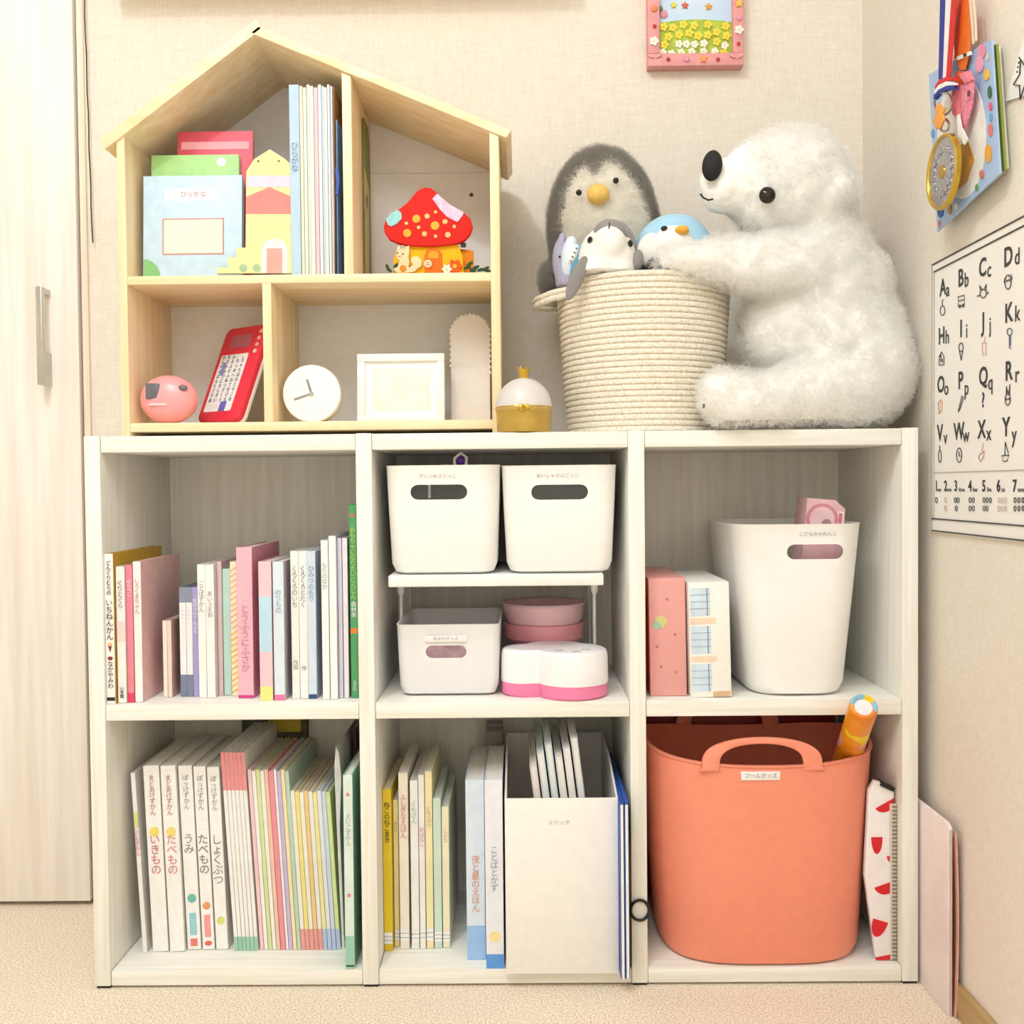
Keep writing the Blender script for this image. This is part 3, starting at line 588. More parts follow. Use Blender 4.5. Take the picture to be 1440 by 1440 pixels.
for v_, nn in zip(me.vertices, _n):
    q_ = v_.co
    v_.co = q_ + nn*(.0028*noise.noise(q_*48)+.0018*noise.noise(q_*110)-.0045)
    if v_.co.z < .0075: v_.co.z = .0075
for v_ in me.vertices:
    if v_.co.x > XWL: v_.co.x = XWL
body = mk('body', me, SKINW, pb); 
sn0 = bl(1008, 258, .06)
vg = body.vertex_groups.new(name='density')
for v_ in me.vertices:
    f_ = min(max((v_.co.x-sn0.x-.012)/.05, .0), 1) if (v_.co.z > bl(1000, 318, .06).z and v_.co.x < bl(1062, 250, .06).x) else 1
    vg.add([v_.index], f_, 'REPLACE')
fur(body, FURW, 5200, .0105, 4, .00055, .35, .016, 4)
body.particle_systems[0].vertex_group_density = 'density'; body.particle_systems[0].vertex_group_length = 'density'
nz_ = B().ell(bl(1001.5, 233, .024), (13.5*s, .012, 20.5*s), (0, .12, 0), 24, 16).build('nose', M('17171A', .75, var=.1, scale=300), pb)
B().tube([bl(985.5, 273, .034), bl(989, 278, .026), bl(996, 281.5, .0205), bl(1003, 280, .0185)], .0013, 8).build('mouth_seam', BLACK, pb)
ey = B().ell(bl(1079, 274.5, .012), (.0118, .008, .0118), None, 24, 16).build('eye', M('1A0F0A', .08, var=.01), pb)
B().tube([bl(990, 568, -.022), bl(989.5, 574, -.022)], .0016, 6).build('toe_stitch', BLACK, pb)
# ------------------------------------------------------------------ cube 1 (upper left): picture books
PB = 'picture books in the upper left cube'
z = ZM+.0002
t, w_, h_, y = book('c1', z, 147, 159, 779, 992, 'picture book with white spine and black title どんぐりむらの いちねんかん', 'F6F4EF', 'C9A227', .20, group=PB, txts=(('どんぐりむらの', .045, .0078, '222222'), ('いちねんかん', .305, .0106, '1A1A1A'), ('なかやみわ', .715, .0086, '2A2A2A')), y=.006)
B().prism([(w_*.28, h_*.385), (w_*.5, h_*.345), (w_*.72, h_*.385)][::-1], -.0007, .0002).build('printed_cone', M('7A4030', .6), t)
B().prism(circ(w_*.5, h_*.395, w_*.25, 14), -.0007, .0002).build('printed_scoop', M('E8B48C', .6), t)
B().prism(circ(w_*.5, h_*.305, w_*.3, 14, w_*.22), -.0007, .0002).build('printed_acorn', M('8C3038', .6), t)
B().box((.0004, -.0006, h_*.022), (w_-.0004, .0002, h_*.045)).build('publisher_mark', M('2A2A2A', .6), t)
B().prism([(.02, .004), (.19, .004), (.19, h_*.3), (.12, h_*.22), (.06, h_*.1)], w_-.0003, w_+.0004, 'x').build('cover_print', M('B9B13A', .6), t)
book('c1', z, 166, 178, 797, 986, 'white spined picture book with small black characters beside the yellow cover', 'F3F0EC', 'EFE6DE', .18, 'ぐりとぐら', '8A6A5A', .1, group=PB, y=.012, txts=(('小学館', .88, .006, '2A2A2A'),), bands=((.45, .6, 'F2D8D8'),))
book('c1', z, 178, 189, 795, 984, 'rose pink spined picture book with a white publisher mark', 'E8879A', 'D96A82', .18, 'はらぺこ', 'FBEFF0', .1, group=PB, y=.016, bands=((0, .07, 'DE3F68'),))
book('c1', z, 190, 201, 790, 983, 'tall white spined picture book with a pale pink illustrated cover', 'F4F1EE', 'F0C6C6', .17, 'しろくまちゃん', 'C98F8F', .12, .008, group=PB, y=.018)
book('c1', z, 230, 236, 873, 966, 'tiny cream board book beside the tall pink illustrated cover', 'F0E8DA', 'E6D2C6', .10, group=PB, name='board_book', y=.05)
book('c1', z, 236, 242, 873, 966, 'tiny blush pink board book beside the tall pink illustrated cover', 'F2D6CE', 'E2B8AE', .10, group=PB, name='board_book', y=.05)
for u, lb in ((254, 'first navy-ended white paperback counted from the tiny board books'), (263, 'second navy-ended white paperback counted from the tiny board books')):
    book('c1', z, u, u+9, 826, 965, lb, 'F1F0F2', '6C7490', .12, '・・・', '7C8098', .2, .006, group=PB, name='paperback_book', y=.055, bands=((.86, 1, '8B90A8'), (0, .2, '7C82A0')))
book('c1', z, 272, 280, 826, 964, 'lavender paperback with white title next to the navy-ended pair', 'A9A3D6', '938CC6', .12, 'おばけのてんぷら', 'F7F5FC', .1, .0072, group=PB, name='paperback_book', y=.055)
book('c1', z, 280, 291, 794, 966, 'white picture book with grey lettering and a round drawing near the lavender paperback', 'F5F3F0', 'ECE6E2', .16, 'ことばずかん', '9A9894', .12, .0085, group=PB, y=.045)
book('c1', z, 291, 303, 794, 966, 'white picture book with spaced grey lettering left of the mint spine', 'F4F2EF', 'E9DCDC', .16, 'あいうえお', 'A6A29E', .2, .0085, group=PB, y=.045)
book('c1', z, 305, 314, 790, 962, 'rose grey picture book standing against the mint one', 'D9C4C6', 'C9B0B4', .16, group=PB, y=.06)
book('c1', z, 315, 326, 800, 960, 'mint green thin picture book', 'BFE0D6', 'A6D0C6', .16, group=PB, y=.062)
t, w_, h_, y = book('c1', z, 326, 336, 790, 962, 'picture book with slanting yellow and pink stripes on its spine', 'F6EBCB', 'F0D2CE', .16, group=PB, y=.056)
for k in range(22): B().prism([(0.0003, h_*(.02+k*.043)), (w_-.0003, h_*(.02+k*.043)+.006), (w_-.0003, h_*(.02+k*.043)+.0085), (0.0003, h_*(.02+k*.043)+.0025)], -.0006, .0002).build('stripe', M('EFB7A6' if k > 10 else 'EFC34E', .6), t)
book('c1', z, 335, 357, 770, 968, 'thick pink picture book titled とうふう にふさか', 'F3B9C6', 'EE9FB4', .17, 'とうふうにふさか', 'B98A9C', .38, .0135, group=PB, y=.04, bands=((0, .02, 'D93F8C'),))
book('c1', z, 366, 384, 790, 981, 'picture book with pink, blue and yellow zones on its spine', 'F4C9D2', 'EAC2D6', .16, group=PB, y=.022, bands=((.35, .75, 'BFDDF0'), (0, .1, 'F4E58A')))
book('c1', z, 386, 401, 790, 980, 'pale blue picture book with a pink foot band', 'DCE8F2', 'D2CCD2', .17, 'のりもの', '9FB4C8', .2, .0095, group=PB, y=.023, bands=((0, .04, 'E87AA8'),))
book('c1', z, 411, 422, 775, 973, 'white picture book with grey title くろくろのいち and a two-character author line', 'F4F2EF', 'E4E0DE', .16, 'くろくろのいち', '8E8E96', .1, .0095, group=PB, y=.034, txts=(('作田', .74, .0075, '9A9A9A'),))
book('c1', z, 422, 434, 775, 973, 'white picture book with slate blue title くろくろとたく left of the pale blue spine', 'F3F1EE', 'E0DEE4', .16, 'くろくろとたく', '7E8498', .1, .0095, group=PB, y=.034, txts=(('作', .78, .0075, '9A9A9A'),))
book('c1', z, 434, 446, 775, 975, 'pale blue picture book with a dark blue foot', 'D2DFEE', 'C3CBDD', .16, 'ひみつのもり', '8A9CC0', .1, .0095, group=PB, y=.032, bands=((0, .03, '33507C'),))
book('c1', z, 454, 464, 760, 978, 'tall plain white picture book with faint grey title', 'F6F5F2', 'E8E8EA', .18, 'もりのなか', 'A9A9A9', .14, .0085, group=PB, y=.026)
book('c1', z, 465, 475, 754, 978, 'tallest plain white picture book next to a lavender cover', 'F7F6F4', 'D6D2E2', .2, group=PB, y=.026)
book('c1', z, 477, 483, 757, 972, 'thin lavender grey picture book near the green spine', 'D9D6E6', 'CFCBE0', .2, group=PB, y=.036)
book('c1', z, 484, 491, 757, 972, 'thin white and pink picture book touching the green spine', 'EFE8EC', 'E9CFD4', .2, group=PB, y=.036)
t, w_, h_, y = book('c1', z, 494, 504, 710, 972, 'tall green picture book with yellow-green title おもちゃになりたいにんじん', '4FA065', '3F8A56', .2, 'おもちゃになりたいにんじん', 'C6E04A', .115, .0088, group=PB, y=.034, txts=(('森林美', .50, .0085, 'F3F3EA'), ('福音館', .91, .0055, 'BFE0C2')), bands=((.335, .362, 'E8842A'),))
B().prism(circ(w_*.5, h_*.945, w_*.3, 14), -.0007, .0002).build('printed_emblem', M('E0705A', .6), t)

# ------------------------------------------------------------------ cube 4 (lower left): picture dictionaries and magazines
z = ZB+.0002; PD = 'picture dictionaries in the lower left cube'; MG = 'magazines in the lower left cube'
LN = -.035
book('c4', z, 201, 207, 1087, 1334, 'thin white book with pink lettering leaning beside the dictionaries', 'F3F0ED', 'ECE8E2', .2, 'こどもずかん', 'E08AA8', .3, .008, lean=-.05, group=PD, y=.06, bands=((.7, .78, 'D6E08A'),))
def dic(u0, u1, vt, vb, title, col, label, ser, emb, embz, y):
    t, w_, h_, yy = book('c4', z, u0, u1, vt, vb, label, 'F6F4F1', 'EFECE6', .19, group=PD, lean=LN, y=y, gap=.0022, name='picture_dictionary', txts=((ser[0], .05, .0095 if len(ser[0]) > 5 else .011, ser[1]), (title, .37, .0165, col)))
    B().prism(circ(w_*.5, h_*embz, w_*.32, 16), -.0007, .0002).build('printed_emblem', M(emb, .6), t)
    return t, w_, h_
t, w_, h_ = dic(215, 237, 1077, 1331, 'いきもの', 'D0707C', 'thick white picture dictionary titled いきもの with yellow dot', ('まどあけずかん', 'B98A6A'), 'F2DE7A', .645, .062)
t, w_, h_ = dic(238, 260, 1077, 1331, 'たべもの', 'D88088', 'thick white picture dictionary titled たべもの in pink with yellow dot', ('まどあけずかん', 'B98A6A'), 'F2DE7A', .645, .062)
t, w_, h_ = dic(263, 283, 1077, 1326, 'うみ', '8A8A8C', 'white pocket dictionary titled うみ with teal drawing', ('ぽっけずかん', '9A9A9A'), '6FBFB6', .28, .068)
B().box((w_*.25, -.0007, h_*.08), (w_*.75, .0002, h_*.2)).build('printed_banner', M('9AD0DA', .6), t); B().box((w_*.25, -.0007, h_*.02), (w_*.75, .0002, h_*.06)).build('printed_tag', M('E87A70', .6), t)
t, w_, h_ = dic(283, 302, 1078, 1326, 'たべもの', '77757A', 'white pocket dictionary titled たべもの with orange ring', ('ぽっけずかん', '9A9A9A'), 'E8A26A', .24, .068)
B().box((w_*.25, -.0007, h_*.07), (w_*.75, .0002, h_*.19)).build('printed_banner', M('EFA0A0', .6), t); B().prism(circ(w_*.5, h_*.035, w_*.3, 14, w_*.2), -.0007, .0002).build('printed_tag', M('E06A60', .6), t)
t, w_, h_ = dic(303, 321, 1079, 1326, 'しょくぶつ', '85838A', 'white pocket dictionary titled しょくぶつ with leaf mark', ('ぽっけずかん', '9A9A9A'), 'D8D87A', .16, .068)
def mag(u0, vt, wpx, col, label, cov=None, y=.066, bands=(), vb=1331, dep=.2): return book('c4', z, u0, u0+wpx, vt, vb, label, col, cov or col, dep, group=MG, lean=-.055, y=y, bands=bands, name='magazine', cat='magazine', tmin=.0036, gap=.0006)
for k in range(6): mag(330+k*5.6, 1058, 5.2, 'F3F1EE', 'white magazine with coral top band and green foot band', bands=((.81, 1, 'EE9296'), (0, .07, '9ACBB0')), y=.064)
MC = [('F4CBD0', 'pale pink'), ('F3F1EC', 'chalk white'), ('D6E2A6', 'lime green'), ('F2F0E6', 'eggshell white'), ('F0C6B2', 'peach'), ('EE93A2', 'rose red'), ('F2EFEC', 'bone white'), ('CBB9E0', 'purple'), ('F2E3B0', 'straw yellow'), ('BFD6C6', 'sage')]
for k, (c, n_) in enumerate(MC): mag(366+k*5.8, 1082+(k % 2)*2, 5.2 if k != 5 else 7, c, 'thin %s magazine leaning in the lower left cube' % n_)
MC = [('F2EFE2', 'creamy white'), ('F0E08E', 'lemon'), ('F4EFE0', 'pale ivory'), ('EFCB8E', 'apricot'), ('F1EEE8', 'milk white'), ('F3E7A6', 'butter yellow'), ('EAEAF0', 'cool white'), ('D2E0EE', 'ice blue'), ('DCE8A2', 'yellow green')]
for k, (c, n_) in enumerate(MC): mag(424+k*6.2, 1112+(k % 3), 5.6, c, 'short %s magazine with a red or blue foot band' % n_, bands=((0, .13, 'EB9C98' if k < 5 else 'B7C6EA'),), dep=.19)
xn = _last['c4']
cf = thing('clear_file', 'white plastic document file bulging upright between magazines and mint book', 'folder', (xn+.0012, .07, z), (0, -.035, 0))
fh_ = U(472, 1050, .07).z-z
B().prism([(0, 0), (.0035, 0), (.0055, fh_*.6), (.0115, fh_*.85), (.0095, fh_*.97), (.0055, fh_), (.0018, fh_*.9), (.0008, fh_*.5)], 0, .19).build('sleeve', M('F1F0EE', .3, trans=.1), cf)
t, w_, h_, y = book('c4b', z, 486, 499, 1090, 1363, 'mint green and white book standing at the front edge of the lower left cube', 'DCEBE2', '7DB49B', .15, 'えいごずかん', 'A6B8AE', .2, .0085, group=PD, y=.004, bands=((0, .17, '9CCBB6'),))
for q in (.9, .38): B().prism(circ(w_*.5, h_*q, w_*.2, 12), -.0007, .0002).build('printed_dot', M('E08A8A', .6), t)
B().box((.001, -.0007, h_*.012), (w_-.001, .0002, h_*.02)).build('publisher_mark', M('3A4A40', .6), t)
t, w_, h_, y = book('c4c', z, 500, 505, 1024, 1330, 'tall dark red and black album behind the mint book', '2A1618', '5A1F26', .13, y=.158, group=PD, name='album')
al = thing('photo_album', 'olive yellow album standing against the cube back behind the magazines', 'book', (U(345, 1300, .272).x, .272, z), (-.0, 0, 0))
B().box((0, 0, 0), (.11, .004, .338), .0006).build('cover', M('5A563A', .6, var=.2), al); B().box((.045, -.0005, .28), (.1, .0003, .33)).build('label_panel', M('C9B12E', .6), al); B().box((.002, .004, .002), (.108, .012, .334)).build('pages', PAPER, al); B().box((0, .0118, 0), (.11, .0145, .338)).build('back_cover', M('5A563A', .6), al)

# ------------------------------------------------------------------ cube 5 (lower middle): library books, file box, pads
LB = 'library books in the lower middle cube'
def lib(u0, u1, vt, vb, c, label, txt=None, tc=None, y=.07, tzz=.15, ts=None):
    t, w_, h_, yy = book('c5', z, u0, u1, vt, vb, label, c, c, .18, txt, tc, tzz, ts, group=LB, y=y, name='library_book', gap=.001)
    B().box((.0003, -.0008, h_*.045), (w_-.0003, .0002, h_*.115)).build('shelf_label', M('F6F5F2', .6), t)
    for k in (.066, .09): B().box((.0003, -.0011, h_*k), (w_-.0003, .0002, h_*k+.0005)).build('label_rule', M('6A6A70', .6), t)
    return t
lib(540, 552, 1110, 1328, 'E8C928', 'bright yellow library book with black title beside the cube wall', 'ねこのねこまき', '1A1A14', .06, .08, .0095)
lib(553, 562, 1125, 1323, 'F0DFA6', 'thin pale yellow library book next to the bright yellow one', 'きいろ', 'B9A06A', .074)
lib(563, 576, 1087, 1328, 'F3E9D6', 'tall cream library book with rose title', 'ふしぎなえほん', 'D98A98', .066, .12, .0105)
lib(579, 590, 1098, 1328, 'F2F0EC', 'white library book with green title', 'くもさん', '9CC09A', .066, .12, .0095)
lib(590, 599, 1090, 1328, 'F1EFEA', 'white library book with pink title', 'おはなし', 'E39AA8', .066, .3, .008)
lib(599, 610, 1085, 1327, 'F3E6B4', 'tall light yellow library book right of the white pair', 'どうぶつ', 'BBA878', .067, .2, .0085)
lib(611, 622, 1123, 1326, 'CFE4D2', 'pale mint library book', None, None, .068)
lib(623, 633, 1135, 1325, 'F4EBC9', 'short cream library book at the open end of the row', 'こぶた', 'D9A8A0', .07, .15, .008)
t, w_, h_, y = book('c5', z, 657, 683, 1097, 1344, 'pale blue workbook with orange characters beside the blue-footed one', 'DDE9F6', 'CFE0F2', .2, '夜と星のえほん', 'E3A07C', .42, .013, y=.030, name='workbook', bands=((0, .19, '9DC3EE'),))
t, w_, h_, y = book('c5', z, 684, 709, 1097, 1367, 'white workbook with a bright blue foot beside the file box', 'ECECF4', 'DCE2F0', .2, 'ことばとかず', '9AA0B4', .35, .012, y=.003, name='workbook', bands=((0, .075, '5B9AE4'),))
B().prism(circ(w_*.5, h_*.17, w_*.32, 14), -.0008, .0002).build('printed_badge', M('F3E3A6', .6), t)
gb = thing('grey_board', 'grey board standing upright behind the blue-footed workbook', 'board', (U(686, 1300, .237).x, .237, z)); gh = U(696, 1018, .237).z-z; gw = U(709, 1300, .237).x-U(686, 1300, .237).x
B().box((0, 0, 0), (gw, .03, gh), .001).build('panel', M('8C8A84', .5), gb); B().box((.001, -.0006, gh-.012), (gw-.001, .0004, gh-.003)).build('edge_band', M('6F6D68', .5), gb)
# white file box
yfb = -.014; a = U(712, 1372, yfb); b2 = U(869, 1122, yfb); fw = b2.x-a.x; fh_ = b2.z-z; fd = .262
fb = thing('file_box', 'plain white open file box holding folders in the lower middle cube', 'file box', (a.x, yfb, z))
FBM = M('F3EFE9', .45, var=.02)
B().box((0, 0, 0), (fw, .003, fh_), .0008).build('front_panel', FBM, fb)
for xx in (0, fw-.003): B().prism([(.003, 0), (fd, 0), (fd, fh_*1.12), (.12, fh_*1.1), (.003, fh_)], xx, xx+.003, 'x').build('side_panel', FBM, fb)
B().box((.003, fd-.003, 0), (fw-.003, fd, fh_*1.12)).build('back_panel', FBM, fb); B().box((.003, .003, 0), (fw-.003, fd-.003, .003)).build('bottom_panel', FBM, fb)
text('スケッチ', fb, (fw*.48, -.0004, fh_*.86), .008, M('C2C0BC', .7))
for k, (c, n_, hh, ln) in enumerate((('F3D8D2', 'pale pink', 1.14, -.12), ('DDEBF0', 'misty blue', 1.22, -.12), ('BFDDE8', 'sky blue', 1.27, -.12), ('F4F2F0', 'white', 1.2, -.12), ('EDEBE8', 'ash white', 1.25, -.12), ('C9CCD6', 'blue grey', 1.31, -.12))):
    f = thing('document_folder', '%s folder standing in the white file box' % n_, 'folder', (a.x+fw*.44+k*.0128, yfb+.03, z+.004), (0, ln, 0), 'folders in the file box')
    B().box((0, 0, 0), (.0012, .2, fh_*hh), .0003).box((.0088, 0, 0), (.0100, .2, fh_*hh), .0003).build('cover', M(c, .5), f); B().box((.0014, .002, .002), (.0086, .198, fh_*hh-.003)).build('sheets', PAPER, f)
# sketch pads
for k, (u0, u1, n_) in enumerate(((871.5, 880, 'blue-covered sketch pad touching the white file box'), (880.5, 887.5, 'blue-covered sketch pad next to the mesh pouch'))):
    yy = -.032; x0 = a.x+fw+.0009+k*.0067; wd = .0062
    t = thing('sketch_pad', n_, 'sketch pad', (x0, yy, z), (0, -.002, 0), 'sketch pads in the lower middle cube')
    hh = U(882, 1128, yy).z-z
    B().box((0, .001, 0), (.0014, .26, hh), .0003).build('cover', M('3566C0', .4), t); B().box((wd-.0012, .001, 0), (wd, .26, hh), .0003).build('back_cover', M('2A3040', .5), t)
    B().box((.0014, 0, .001), (wd-.0012, .258, hh-.004)).build('pages', M('F6F5F2', .7), t); B().box((.0002, .001, hh-.004), (wd-.0002, .26, hh+.0004)).build('binding_tape', M('2C5BB8', .4), t)
yz = .004; pch = thing('mesh_pouch', 'thin mesh zip pouch with a black ring pull at the cube upright', 'pouch', (bayx(1)[1]-.0042, yz, z), (0, -.004, 0))
ph = U(888, 1150, yz).z-z
B().box((0, 0, 0), (.003, .2, ph), .001).build('pouch_body', M('8F7A5C', .8, scale=600, bump=.5), pch)
B().box((.0002, -.0014, .012), (.0024, .0004, ph-.04), 0).build('zipper_tape', M('C9B79A', .7), pch)
for k in range(48): B().box((.0004, -.0022, .014+k*(ph-.06)/48), (.0022, -.0008, .014+(k+.5)*(ph-.06)/48)).build('zipper_tooth', M('6B5A44', .5), pch)
c0 = loc(pch, 896, 1280, yz-.006); rg = .0145
B().tube([(c0.x+.0042+rg*.9*math.cos(2*PI*i/24), -.0064, c0.z+rg*math.sin(2*PI*i/24)) for i in range(24)], .0022, 8, True).build('ring_pull', BLACK, pch)
B().box((-.0004, -.0012, ph-.04), (.003, .03, ph+.001), .0008).build('corner_tab', BLACK, pch)
# ------------------------------------------------------------------ cube 2 (upper middle): bins, rack and toys
BINW = M('F7F6F3', .35, var=.01)
z = ZM+.0002
yr_ = .014; a = U(546, 826, yr_); b2 = U(849, 826, yr_); rz0 = a.z; rz1 = U(700, 808, yr_).z
rk_ = thing('white_rack', 'low white rack with slim legs carrying two bins in the upper middle cube', 'rack', (0, 0, z))
B().box((a.x, yr_, rz0-z), (b2.x, .27, rz1-z), .002).build('rack_board', WHITE, rk_)
for x in (max(U(557, 870, .135).x, a.x+.004), min(U(838, 870, .135).x, b2.x-.005)):
    for y in (.135, .255):
        lg = B().lathe([(.0026, 0), (.0026, rz0-z+.001)], 12, (x, y, 0)).build('leg', WHITE, rk_); B().lathe([(.0035, rz0-z-.024), (.0058, rz0-z-.02), (.0062, rz0-z)], 12, (x, y, 0)).build('leg_socket', WHITE, lg)
def bin_(u0, u1, ub0, ub1, vt, vb, y, zb, label, hole, d=.23, txt=None, name='storage_bin', mat=None, cat='storage bin', group=None, r=.024, cut=True):
    a, b = U(u0, vt, y), U(u1, vt, y); wt = b.x-a.x; wb = U(ub1, vb, y).x-U(ub0, vb, y).x; h_ = U((u0+u1)/2, vt, y).z-zb
    t = thing(name, label, cat, ((a.x+b.x)/2, y+d/2, zb), (0, 0, 0), group)
    bb = B(); tub(bb, [(wb-.03, d-.045, r*.6, 0), (wb-.01, d-.022, r, .004), (wb, d-.014, r, .016), (wb+(wt-wb)*.6, d-.006, r, h_*.6), (wt, d, r, h_-.002), (wt+.002, d+.002, r, h_)], .0028)
    body = bb.build('bin_body', mat or BINW, t)
    cu, cv, hw, hh = hole; c = loc(t, cu, cv, y); hw *= S(y); hh *= S(y)
    if cut:
        pts = [(c.x+s*(hw-hh)+hh*math.cos(an), c.z+hh*math.sin(an)) for s, a0 in ((1, -PI/2), (-1, PI/2)) for an in [a0+PI*i/10 for i in range(11)]]
        boolcut(body, B().prism(pts, -d/2-.03, -d/2+.03))
    if txt:
        ct = loc(t, txt[1], txt[2], y); text(txt[0], t, (ct.x, -d/2+.0004-.0012, ct.z), .0068, M('A8A6A4', .7))
    return t, wt, h_, d
bin_(540.5, 703, 547, 698, 654, 808, .010, rz1+.0003, 'white handled bin with a jewelled tiara peeking out on the rack', (617, 692, 40, 10.5), txt=('プリンセスごっこ', 615, 670))
bin_(705, 868, 711, 862, 654, 808, .010, rz1+.0003, 'white handled bin on the rack nearer the white tall bin\'s cube', (787, 692, 40, 10.5), txt=('おいしゃさんごっこ', 784, 669))
ti = thing('tiara', 'white play tiara with a purple gem sticking out of the bin', 'tiara', (U(645, 656, .05).x, .05, U(645, 700, .05).z))
def tl(u, v): return loc(ti, u, v, .05)
B().tube([tl(604, 700), tl(604, 668), tl(612, 658), tl(628, 655), tl(645, 660), tl(660, 656), tl(678, 664), tl(682, 700)], .0022, 8).build('band', WHITE, ti)
B().tube([tl(*q) for q in ((640, 660), (639, 645), (648, 637), (656, 643), (655, 658))], .0024, 8).build('gem_setting', WHITE, ti)
B().ell(tl(648, 648), (.0065, .003, .007), None, 14, 10).build('gem', M('5A1E9C', .12, var=.01), ti)
# translucent bin with cloth in it
t, wt, h_, d_ = bin_(557, 703, 560, 700, 878, 969, .034, z, 'translucent white bin with label holding pink play cloth under the rack', (627, 917, 29, 9), d=.2, mat=M('FBFAFC', .35, alpha=.8, var=.01), r=.012, name='clear_bin')
q = loc(t, 627, 898, .034); B().box((q.x-.030, -.1018, q.z-.0045), (q.x+.030, -.1008, q.z+.0045), .0004).build('label_plate', WHITE, t); text('おせわグッズ', t, (q.x, -.1021, q.z), .0062, M('9A989A', .7))
clo = B(); clo.ell((.0, 0, .035), (.052, .06, .03)); clo.ell((-.03, -.03, .05), (.03, .03, .022)); clo.ell((.03, -.02, .048), (.03, .035, .026)); clo.ell((.0, .02, .06), (.04, .04, .018))
cl_ = mk('play_cloth', blob(clo, .006, 3, zmin=.006), M('F0C4CC', .9, var=.1, scale=60, bump=.4), None, t.location); tag(cl_, 'crumpled pale pink play cloth inside the translucent bin', 'cloth')
# cloud-shaped toy case and pink dishes
yk2 = .075; cen = U(780, 970, yk2)
def blobpts(k=1.0, dx=0, dy=0):
    cs = [(-.045, .0, .034), (.025, -.012, .052), (.0, .02, .045)]; out = []
    for i in range(48):
        an = 2*PI*i/48; dv = Vector((math.cos(an), math.sin(an)))
        best = 0
        for x, y, r in cs:
            bq = dv.x*x+dv.y*y; disc = bq*bq-(x*x+y*y-r*r)
            if disc >= 0: best = max(best, bq+math.sqrt(disc))
        out.append((best*dv.x*k+dx, best*dv.y*k+dy))
    return out
tc_ = thing('cloud_toy_case', 'white cloud-shaped toy case with a pink base at the front of the rack', 'toy', (cen.x, .062, z))
def ring(k, zz): return [Vector((p[0], p[1], zz)) for p in blobpts(k)]
htop = U(780, 916, .02).z-z; hmid = U(780, 966, .005).z-z; hmid = max(hmid, .012)
B().loft([ring(.95, 0), ring(1.0, .003), ring(1.0, hmid)]).build('base', M('EE82AE', .35, var=.01), tc_)
B().loft([ring(1.01, hmid+.0002), ring(1.015, hmid+.004), ring(1.005, htop-.008), ring(.98, htop-.002), ring(.94, htop)]).build('lid', M('F6F3F5', .3, var=.01), tc_)
for x, y in ((.005, -.035), (.03, -.045), (.045, -.028)): B().box((x-.006, y-.0012, htop-.0004), (x+.006, y+.0012, htop+.0004)).build('printed_mark', M('7A7880', .5), tc_)
yq2 = .19; cen2 = U(765, 900, yq2)
def stackdish(name, label, v0, v1, hw, col, prof, mat2=None):
    zz0 = U(765, v1, yq2).z; hh = U(765, v0, yq2).z-zz0; r = hw*S(yq2)
    t = thing(name, label, 'toy dish', (cen2.x, yq2, zz0)); B().lathe([(r*p, hh*q) for p, q in prof], 40).build('dish_body', M(col, .35, var=.02), t)
    return t, r, hh
zb_w = U(765, 916, yq2).z
t, r, hh = stackdish('white_dish', 'white round toy dish under the pink bowls behind the cloud case', 901, 940, 47, 'F3F0F1', ((.8, 0), (1, .2), (1.0, .85), (.9, 1)))
t.location.z = z; 
bpy.context.view_layer.update()
t.children[0].data.transform(Matrix.Diagonal((1, 1, (U(765, 901, yq2).z-z)/hh, 1)))
t2, r, hh = stackdish('pink_bowl', 'deep pink round toy bowl stacked above the white dish', 874, 900.6, 55, 'F2A2AE', ((.88, 0), (1, .25), (1.02, .9), (1.0, 1)))
t3, r, hh = stackdish('blush_bowl', 'blush pink toy bowl with a flared rim on top of the stack', 846, 873.6, 57, 'F6CBD2', ((.9, 0), (.97, .3), (1.0, .9), (1.05, 1), (.98, .95), (.9, .4), (.3, .3)))
B().lathe([(r*1.04, hh*.96), (r*1.07, hh*1.0), (r*1.03, hh*1.03), (r*1.0, hh)], 40, close=True).build('rim', M('F9E3E4', .35), t3)

# ------------------------------------------------------------------ cube 3 (upper right)
yx = .030; zt = U(935, 813, yx).z; a = U(911, 974, yx); b2 = U(966, 974, yx)
rb = thing('red_game_box', 'red upright box with small printed marks in the upper right cube', 'box', (a.x+.004, yx, z), (0, -.012, 0))
w_, h_ = b2.x-a.x-.004, zt-z
B().box((0, 0, 0), (w_, .20, h_), .001).build('carton', M('E8A49E', .45, var=.02), rb); B().box((-.0006, .001, .001), (.0003, .2, h_-.001)).build('side_print', M('C2402E', .45), rb)
B().prism(circ(w_*.32, h_*.63, .010, 5), -.0006, .0002).build('printed_leaf', M('D8D68A', .6), rb); B().prism(circ(w_*.2, h_*.60, .007, 4), -.0008, .0002).build('printed_gem', M('A9C9B8', .6), rb)
for x, zz in ((.5, .82), (.7, .52), (.2, .42), (.7, .2), (.3, .25)): B().prism(circ(w_*x, h_*zz, .0022, 10), -.0006, .0002).build('printed_dot', M('B98080', .6), rb)
yv = .018; a2 = U(972, 980, yv); b3 = U(1029, 980, yv)
hbx = thing('building_box', 'white toy box printed like a building with blue windows', 'box', (a2.x, yv, z), (0, -.02, 0))
w_ = b3.x-a2.x; h_ = U(1000, 819, yv).z-z
B().box((0, 0, 0), (w_, .20, h_), .001).build('carton', M('F6F3EC', .45, var=.02), hbx)
